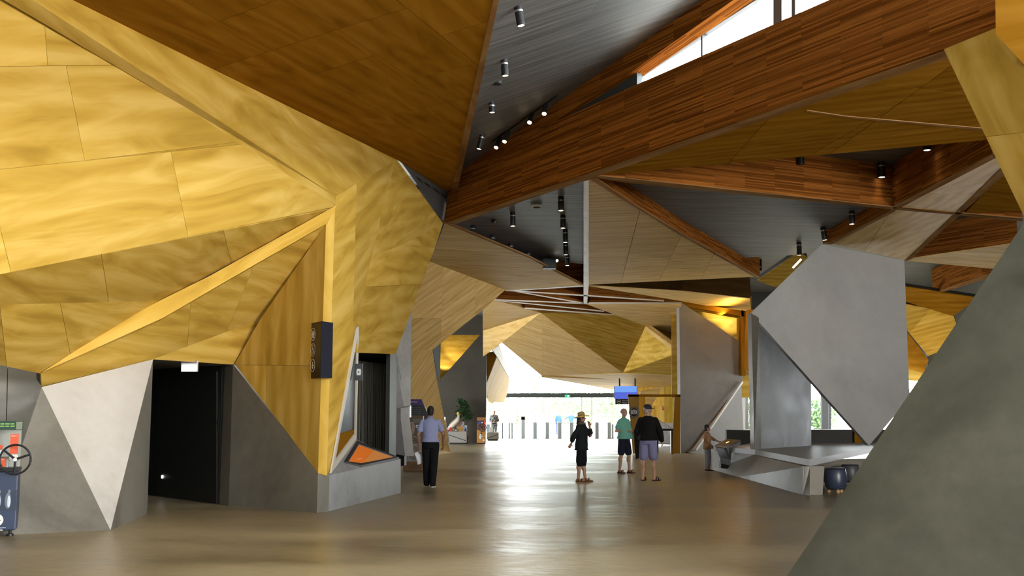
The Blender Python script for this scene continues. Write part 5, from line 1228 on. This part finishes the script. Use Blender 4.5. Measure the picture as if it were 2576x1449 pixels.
bm = bmesh.new(); prism(bm, [kp(1814, 1160, 31.45), kp(1837, 1165, 31.4), kp(1837, 1180, 31.4), kp(1814, 1178, 31.5)], Vector((.0, .3, 0))); obj('foot', bm, DARK, t)
bm = bmesh.new(); prism(bm, [kp(1826, 1114.8, 31.5), kp(1834, 1112.2, 31.7), kp(1833, 1114.5, 31.6), kp(1827, 1116.4, 31.48)], Vector((0, -.02, .02))); obj('lit_button', bm, mat('button_glow', (1, .5, .2), emit=(1, .45, .12), es=4), kt)
# ---- drum stools under the bench
STB = mat('stool_blue', (.035, .047, .09), .35, spec=.6); STD = mat('stool_dark', (.02, .022, .028), .45); PALEW = mat('pale_wood_foot', (.42, .28, .16), .5)
def stool(loc, m, label, sc=1.0):
    t = thing('drum_stool', label, 'stool', loc, 0, 'stools beside the bench'); t.scale = (sc,) * 3
    obj('drum', LATHE([(.10, .07), (.16, .085), (.19, .13), (.215, .25), (.205, .36), (.185, .45), (.17, .47), (.05, .475)], 26), m, t, True)
    obj('piping', LATHE([(.187, .445), (.193, .452), (.187, .46)], 26), STD, t)
    for a in (80, 200, 320): 
        bm = bmesh.new(); ell(bm, (.13 * math.cos(math.radians(a - 170)), .13 * math.sin(math.radians(a - 170)), .04), (.042, .042, .045), 12); obj('foot', bm, PALEW, t, True)
s1 = fl(2103, 1241); stool(s1, STB, 'blue drum stool with pale ball feet in front of the bench', 1.08)
stool(fl(2140, 1222), mat('stool_slate', (.06, .062, .075), .45), 'slate grey drum stool right behind the blue one', 1.0)
stool(fl(2058, 1226) + Vector((.1, .5, 0)), STD, 'black drum stool in the shade under the bench slab', .95)

# ---- displays before the dark back wall
GR = mat('plinth_grey', (.30, .29, .265), .6)
def counter(px0, px1, pyt, pyb, label, flip=1):
    b0, b1 = fl(px0, pyb), fl(px1, pyb); Y = b0.y; w = (b1 - b0).length; c = (b0 + b1) / 2; h = P(px0, pyt, Y).z
    t = thing('display_plinth', label, 'plinth', c)
    obj('block', BOX((0, .25, h / 2 + .03), (w, .5, h - .06), bev=.05), GR, t); obj('skid', BOX((0, .25, .03), (w * .85, .4, .06)), BLACK, t)
    bm = bmesh.new(); a = Vector((-w * .46 * flip, -.004, h * .72)); b = Vector((w * .46 * flip, -.004, h * .26)); n = Vector((0, 0, .02)); prism(bm, [a - n, b - n, b + n, a + n], Vector((0, .02, 0))); obj('groove', bm, DARK, t)
    return t, c, h, w
t1_, c1_, h1_, w1_ = counter(1127, 1174, 1085, 1117, 'grey counter plinth with a diagonal groove before the dark wall', 1)
t2_, c2_, h2_, w2_ = counter(1224, 1255, 1087, 1108, 'pale counter plinth at the entrance with the man behind it', -1)
u = c1_.y / 2900
def up_(px, py, dy=.3): return Vector((P(px, py, c1_.y + dy).x, c1_.y + dy, P(px, py, c1_.y + dy).z))
bb_ = up_(1138, 1085, .28); t = thing('bird_statue', 'large seabird statue with white body, dark wing and yellow head on the counter', 'statue', Vector((bb_.x, bb_.y, h1_ + .06)))
def L_(px, py): q = up_(px, py, .28); return Vector((q.x - bb_.x, 0, q.z - h1_))
bm = bmesh.new(); limb(bm, [L_(1127, 1082), L_(1138, 1072), L_(1150, 1060), L_(1153, 1049)], [.06, .17, .15, .085], 14); bw = remeshed('body', bm, .02, mat('feather_white', (.72, .66, .55), .7), t)
bm = bmesh.new(); ell(bm, L_(1152.5, 1043), (.085, .08, .085), 14); obj('head', bm, mat('feather_yellow', (.55, .42, .10), .7), t, True)
bm = bmesh.new(); cyl(bm, L_(1154, 1043), L_(1160, 1046), .035, .008, 10); obj('beak', bm, mat('beak', (.5, .3, .15), .5), t)
bm = bmesh.new(); rings(bm, [(L_(1149, 1049) + Vector((-.03, -.13, 0)), (.05, 0, 0), (0, .03, .05)), (L_(1140, 1058) + Vector((0, -.16, 0)), (.14, 0, .10), (0, .03, 0)), (L_(1131, 1068) + Vector((0, -.15, 0)), (.10, 0, .09), (0, .03, 0)), (L_(1123, 1079) + Vector((0, -.12, 0)), (.03, 0, .02), (0, .02, 0))], 14); obj('wing', bm, mat('feather_dark', (.03, .035, .035), .7), t, True)
bm = bmesh.new(); limb(bm, [L_(1142, 1080), L_(1142, 1085)], [.03, .04]); obj('foot', bm, mat('beak', (.5, .3, .15), .5), t)
def item(name, label, cat, px, py, w, h, d, m, base, dy=.15, extra=None, group='goods on the display counters'):
    q = P(px, py, base.y + dy); t = thing(name, label, cat, Vector((q.x, base.y + dy, h1_ + .004 if base is c1_ else h2_ + .004)), 0, group); obj('body', BOX((0, 0, h / 2), (w, d, h), bev=.012), m, t)
    if extra: extra(t, w, h, d)
    return t
z1 = 1085
item('gift_bag', 'small red gift bag at the left end of the counter', 'bag', 1133, z1, .17, .14, .12, mat('bag_red', (.5, .02, .02), .5), c1_, .10, lambda t, w, h, d: obj('handle', BOX((0, 0, h + .03), (.06, .01, .06)), mat('bag_red', (.5, .02, .02), .5), t))
item('carton', 'brown open carton in the middle of the counter', 'box', 1157, z1-.4, .34, .24, .20, mat('carton', (.33, .17, .04), .7), c1_, .18, lambda t, w, h, d: obj('flap', BOX((0, -.11, h * .86), (w * .9, .02, .07)), mat('carton_flap', (.4, .22, .06), .7), t))
item('display_board', 'pale pink display board behind the carton', 'board', 1158, z1, .42, .50, .04, mat('board_pink', (.60, .48, .48), .6), c1_, .52, lambda t, w, h, d: obj('print_panel', BOX((0, -.024, h * .8), (w * .5, .01, .12)), mat('board_grey', (.35, .35, .38), .6), t))
item('white_case', 'white open case at the right end of the counter', 'case', 1171, z1, .16, .30, .2, WHITE, c1_, .3, lambda t, w, h, d: obj('dark_front', BOX((-.03, -.105, .07), (.12, .02, .10)), DARK, t))
item('bottle', 'blue bottle standing on the counter beside the white case', 'bottle', 1167, z1, .09, .26, .09, mat('bottle_blue', (.12, .22, .48), .3), c1_, .05, lambda t, w, h, d: obj('cap', CYL((0, 0, h), (0, 0, h + .06), .03), BLACK, t))
item('plush_toy', 'small black and white toy in front of the carton', 'toy', 1147, z1, .09, .12, .08, mat('toy_black', (.03, .03, .03), .8), c1_, .05, lambda t, w, h, d: obj('belly', BOX((0, -.042, h * .45), (.05, .01, .08)), WHITE, t))
item('plush_toy', 'small grey brown toy beside the red gift bag', 'toy', 1141, z1, .13, .16, .08, mat('toy_grey', (.14, .12, .08), .8), c1_, .05, lambda t, w, h, d: obj('belly', BOX((0, -.042, h * .45), (.05, .01, .08)), mat('toy_tan', (.3, .24, .16), .8), t))
item('laptop', 'small pale blue screen on the entrance counter', 'screen', 1228, 1086, .22, .45, .05, mat('screen_pale', (.45, .55, .66), .4), c2_, .2, lambda t, w, h, d: obj('stand', BOX((0, .06, .1), (.06, .06, .2)), BLACK, t))
item('leaflet_holder', 'white leaflet holder on the entrance counter', 'holder', 1236, 1086, .20, .30, .08, WHITE, c2_, .12, lambda t, w, h, d: obj('leaflet', BOX((0, -.045, h * .5), (w * .7, .01, h * .6)), PAP, t))
item('desk_lamp', 'black desk lamp arm over the entrance counter', 'lamp', 1241, 1086, .12, .03, .12, BLACK, c2_, .3, lambda t, w, h, d: (obj('arm', CYL((0, 0, .03), (-.05, 0, .48), .014), BLACK, t), obj('shade', CYL((-.08, 0, .50), (.14, 0, .50), .035), BLACK, t)))
# orange coin press
om = fl(1210.5, 1117); kO = om.y / 2900
t = thing('coin_press_machine', 'orange coin press machine with a dark wheel against the dark wall end', 'machine', om + Vector((0, .1, 0)))
OM = mat('machine_orange', (.45, .20, .03), .5)
obj('cabinet', BOX((0, .2, 19 * kO), (22 * kO, .4, 32 * kO), bev=.01), OM, t); obj('foot', BOX((0, .2, .03), (20 * kO, .36, .06)), BLACK, t)
bm = bmesh.new(); ell(bm, (-.05, -.005, .36), (.055, .006, .11), 12); ell(bm, (-.04, -.006, .49), (.04, .006, .045), 10); ell(bm, (.03, -.006, .40), (.06, .005, .018), 8); obj('penguin_picture', bm, PENW, t, True)
obj('coin_slot', BOX((0, -.006, .56), (.09, .012, .06)), BLACK, t); obj('label', BOX((.12, -.006, .2), (.1, .01, .08)), WHITE, t)
obj('case', BOX((0, .2, 44 * kO), (21 * kO, .36, 20 * kO)), mat('case_red_brown', (.16, .06, .05), .4), t); obj('header', BOX((0, .0, 62 * kO), (22 * kO, .06, 8 * kO)), mat('header_orange', (.30, .13, .04), .5), t)
obj('blue_panel', BOX((-.07, .01, 53 * kO), (.22, .02, .14)), mat('panel_blue', (.05, .06, .22), .5), t); bm = bmesh.new(); ell(bm, (.05, -.005, 52 * kO), (.035, .008, .06), 10); obj('white_figure', bm, WHITE, t, True); obj('red_panel', BOX((.17, .01, 50 * kO), (.07, .02, .3)), ORNG, t)
bm = bmesh.new(); Mw = basis((.06, -.14, 41 * kO), (1, -.2, 0), UP); torus(bm, Mw, .20, .02, 30, 8); hw2 = obj('hand_wheel', bm, BLACK, t, True)
for a in (30, 150, 270):
    bm = bmesh.new(); cyl(bm, Mw @ Vector((0, 0, 0)), Mw @ Vector((.2 * math.cos(math.radians(a)), .2 * math.sin(math.radians(a)), 0)), .016, n=8); obj('spoke', bm, BLACK, hw2)
# plant against the dark wall
pp_ = fl(1166, 1117) + Vector((0, .98, 0)); t = thing('potted_plant', 'tall bushy green plant behind the seabird statue', 'plant', pp_)
obj('pot', LATHE([(.17, 0), (.22, .35), (.24, .38), (.2, .38), (.18, .33)], 18), DARK, t)
for k in range(3):
    a = k * 2.1; bm = bmesh.new(); limb(bm, [(.03 * math.cos(a), .03 * math.sin(a), .3), (.10 * math.cos(a), .06 * math.sin(a), 1.0), (.22 * math.cos(a), .1 * math.sin(a), 1.7)], [.018, .015, .01], 8); obj('stem', bm, mat('stem_brown', (.06, .05, .02), .7), t)
def leaf_cloud(bm, n, cen, rad, size, rng):
    for _ in range(n):
        while True:
            v = Vector((rng.uniform(-1, 1), rng.uniform(-1, 1), rng.uniform(-1, 1)))
            if v.length <= 1: break
        c = Vector(cen) + Vector((v.x * rad[0], v.y * rad[1], v.z * rad[2])); d = Vector((rng.uniform(-1, 1), rng.uniform(-1, 1), rng.uniform(-.8, .6))).normalized(); s = d.orthogonal().normalized(); L = size * rng.uniform(.6, 1.3)
        a = [bm.verts.new(c), bm.verts.new(c + d * L * .5 + s * L * .22), bm.verts.new(c + d * L), bm.verts.new(c + d * L * .5 - s * L * .22)]; bm.faces.new(a)
rng = random.Random(3); bm = bmesh.new()
for c, r, n in (((-.02, 0, 1.95), (.30, .25, .34), 260), ((-.22, .0, 1.62), (.22, .2, .22), 140), ((.2, .0, 1.5), (.24, .2, .30), 180), ((-.15, 0, 2.25), (.2, .18, .16), 90)): leaf_cloud(bm, n, c, r, .16, rng)
o = obj('foliage', bm, mat('leaf_green', (.025, .075, .02), .5), t); o['kind'] = 'stuff'

# ---- gates and stanchions
GB = mat('gate_blue_steel', (.38, .46, .53), .4, metal=.3)
gs = [(1316, 1048), (1346, 1063), (1377, 1063), (1408, 1063), (1438, 1063), (1470, 1063), (1502, 1063), (1533, 1063), (1542, 1068)]
glabels = ['tall gate post with a reader at the left end of the gates', 'gate pillar first right of the tall one', 'gate pillar second right of the tall one', 'gate pillar in front of the left person outside', 'gate pillar in front of the right person outside', 'gate pillar behind the woman in the straw hat', 'gate pillar right of the straw hat woman', 'last full gate pillar before the photo arch', 'thin end post of the gates before the photo arch']
for (px, py), lb in zip(gs, glabels):
    b = fl(px, 1103.3); h = P(px, py, b.y).z; w = .24 if px < 1540 else .12
    t = thing('gate_pillar', lb, 'gate', b, 0, 'entrance gate pillars')
    obj('post', BOX((0, .3, h / 2), (w, .6, h), bev=.03), GB, t); obj('base_plate', BOX((0, .3, .02), (w + .08, .72, .04)), STEEL, t)
    if px == 1316: obj('reader', BOX((0, .1, h - .1), (w + .06, .2, .24), bev=.02), mat('reader_grey', (.2, .2, .22), .5), t)
    else: obj('cap', BOX((0, .3, h + .01), (w + .03, .62, .03)), STEEL, t)
    if 1316 <= px < 1533: o = obj('wing_panel', BOX((15.4 * b.y / 2900, .3, .62), (26 * b.y / 2900, .02, .66)), GLASS, t); obj('wing_rail', BOX((15.4 * b.y / 2900, .3, .97), (30 * b.y / 2900, .03, .03)), STEEL, t)
for px, lb in ((1264, 'thin steel barrier post by the entrance counter'), (1281, 'middle thin steel barrier post left of the gates'), (1288, 'thin steel barrier post nearest the gates')):
    b = fl(px, 1103); t = thing('barrier_post', lb, 'post', b, 0, 'thin barrier posts'); obj('pole', CYL((0, 0, .03), (0, 0, 1.0), .045), mat('post_slate', (.10, .12, .16), .4), t); obj('base', LATHE([(.075, 0), (.075, .02), (.05, .04)], 20), BLACK, t)

# ================================================================== OUTSIDE
LG1 = mat('shrub_green', (.10, .21, .06), .6); LG2 = mat('shrub_grey_green', (.15, .21, .12), .6); BRK = mat('bark', (.12, .09, .06), .8)
rng = random.Random(11)
for i, (px, Y, h, r, m, lb) in enumerate(((1300, 104, 3.4, 2.0, LG2, 'pale shrub outside at the left of the glass'), (1345, 112, 4.2, 2.4, LG1, 'green shrub outside above the second gate pillar'), (1392, 124, 4.8, 2.2, LG2, 'grey green shrub far outside in the middle'),
        (1440, 108, 3.8, 2.4, LG1, 'green shrub outside beyond the person with spread arms'), (1485, 104, 4.4, 2.2, LG1, 'bright green shrub outside above the straw hat'), (1540, 98, 4.6, 1.7, LG1, 'green shrub outside left of the black hanging sign'), (1240, 98, 3.2, 1.8, LG2, 'shrub outside left behind the checked coat man'),
        (1885, 78, 3.4, 1.8, LG1, 'shrub outside the narrow back window'), (2056, 74, 2.6, 1.4, LG1, 'shrub outside the back window beside the dark mullion'), (1420, 128, 7.5, 3.0, LG2, 'tall pale tree outside above the dark header'))):
    b = P(px, 1080, Y); b.z = -.03; t = thing('shrub', lb, 'shrub', b, 0, 'shrubs outside the glass')
    bm = bmesh.new(); limb(bm, [(0, 0, 0), (.1, 0, h * .4), (0, .1, h * .7)], [.12, .09, .05], 8); obj('trunk', bm, BRK, t)
    bm = bmesh.new(); leaf_cloud(bm, 900, (0, 0, h * .62), (r, r * .7, h * .42), .34, rng); o = obj('foliage', bm, m, t); o['kind'] = 'stuff'
flush_backs()
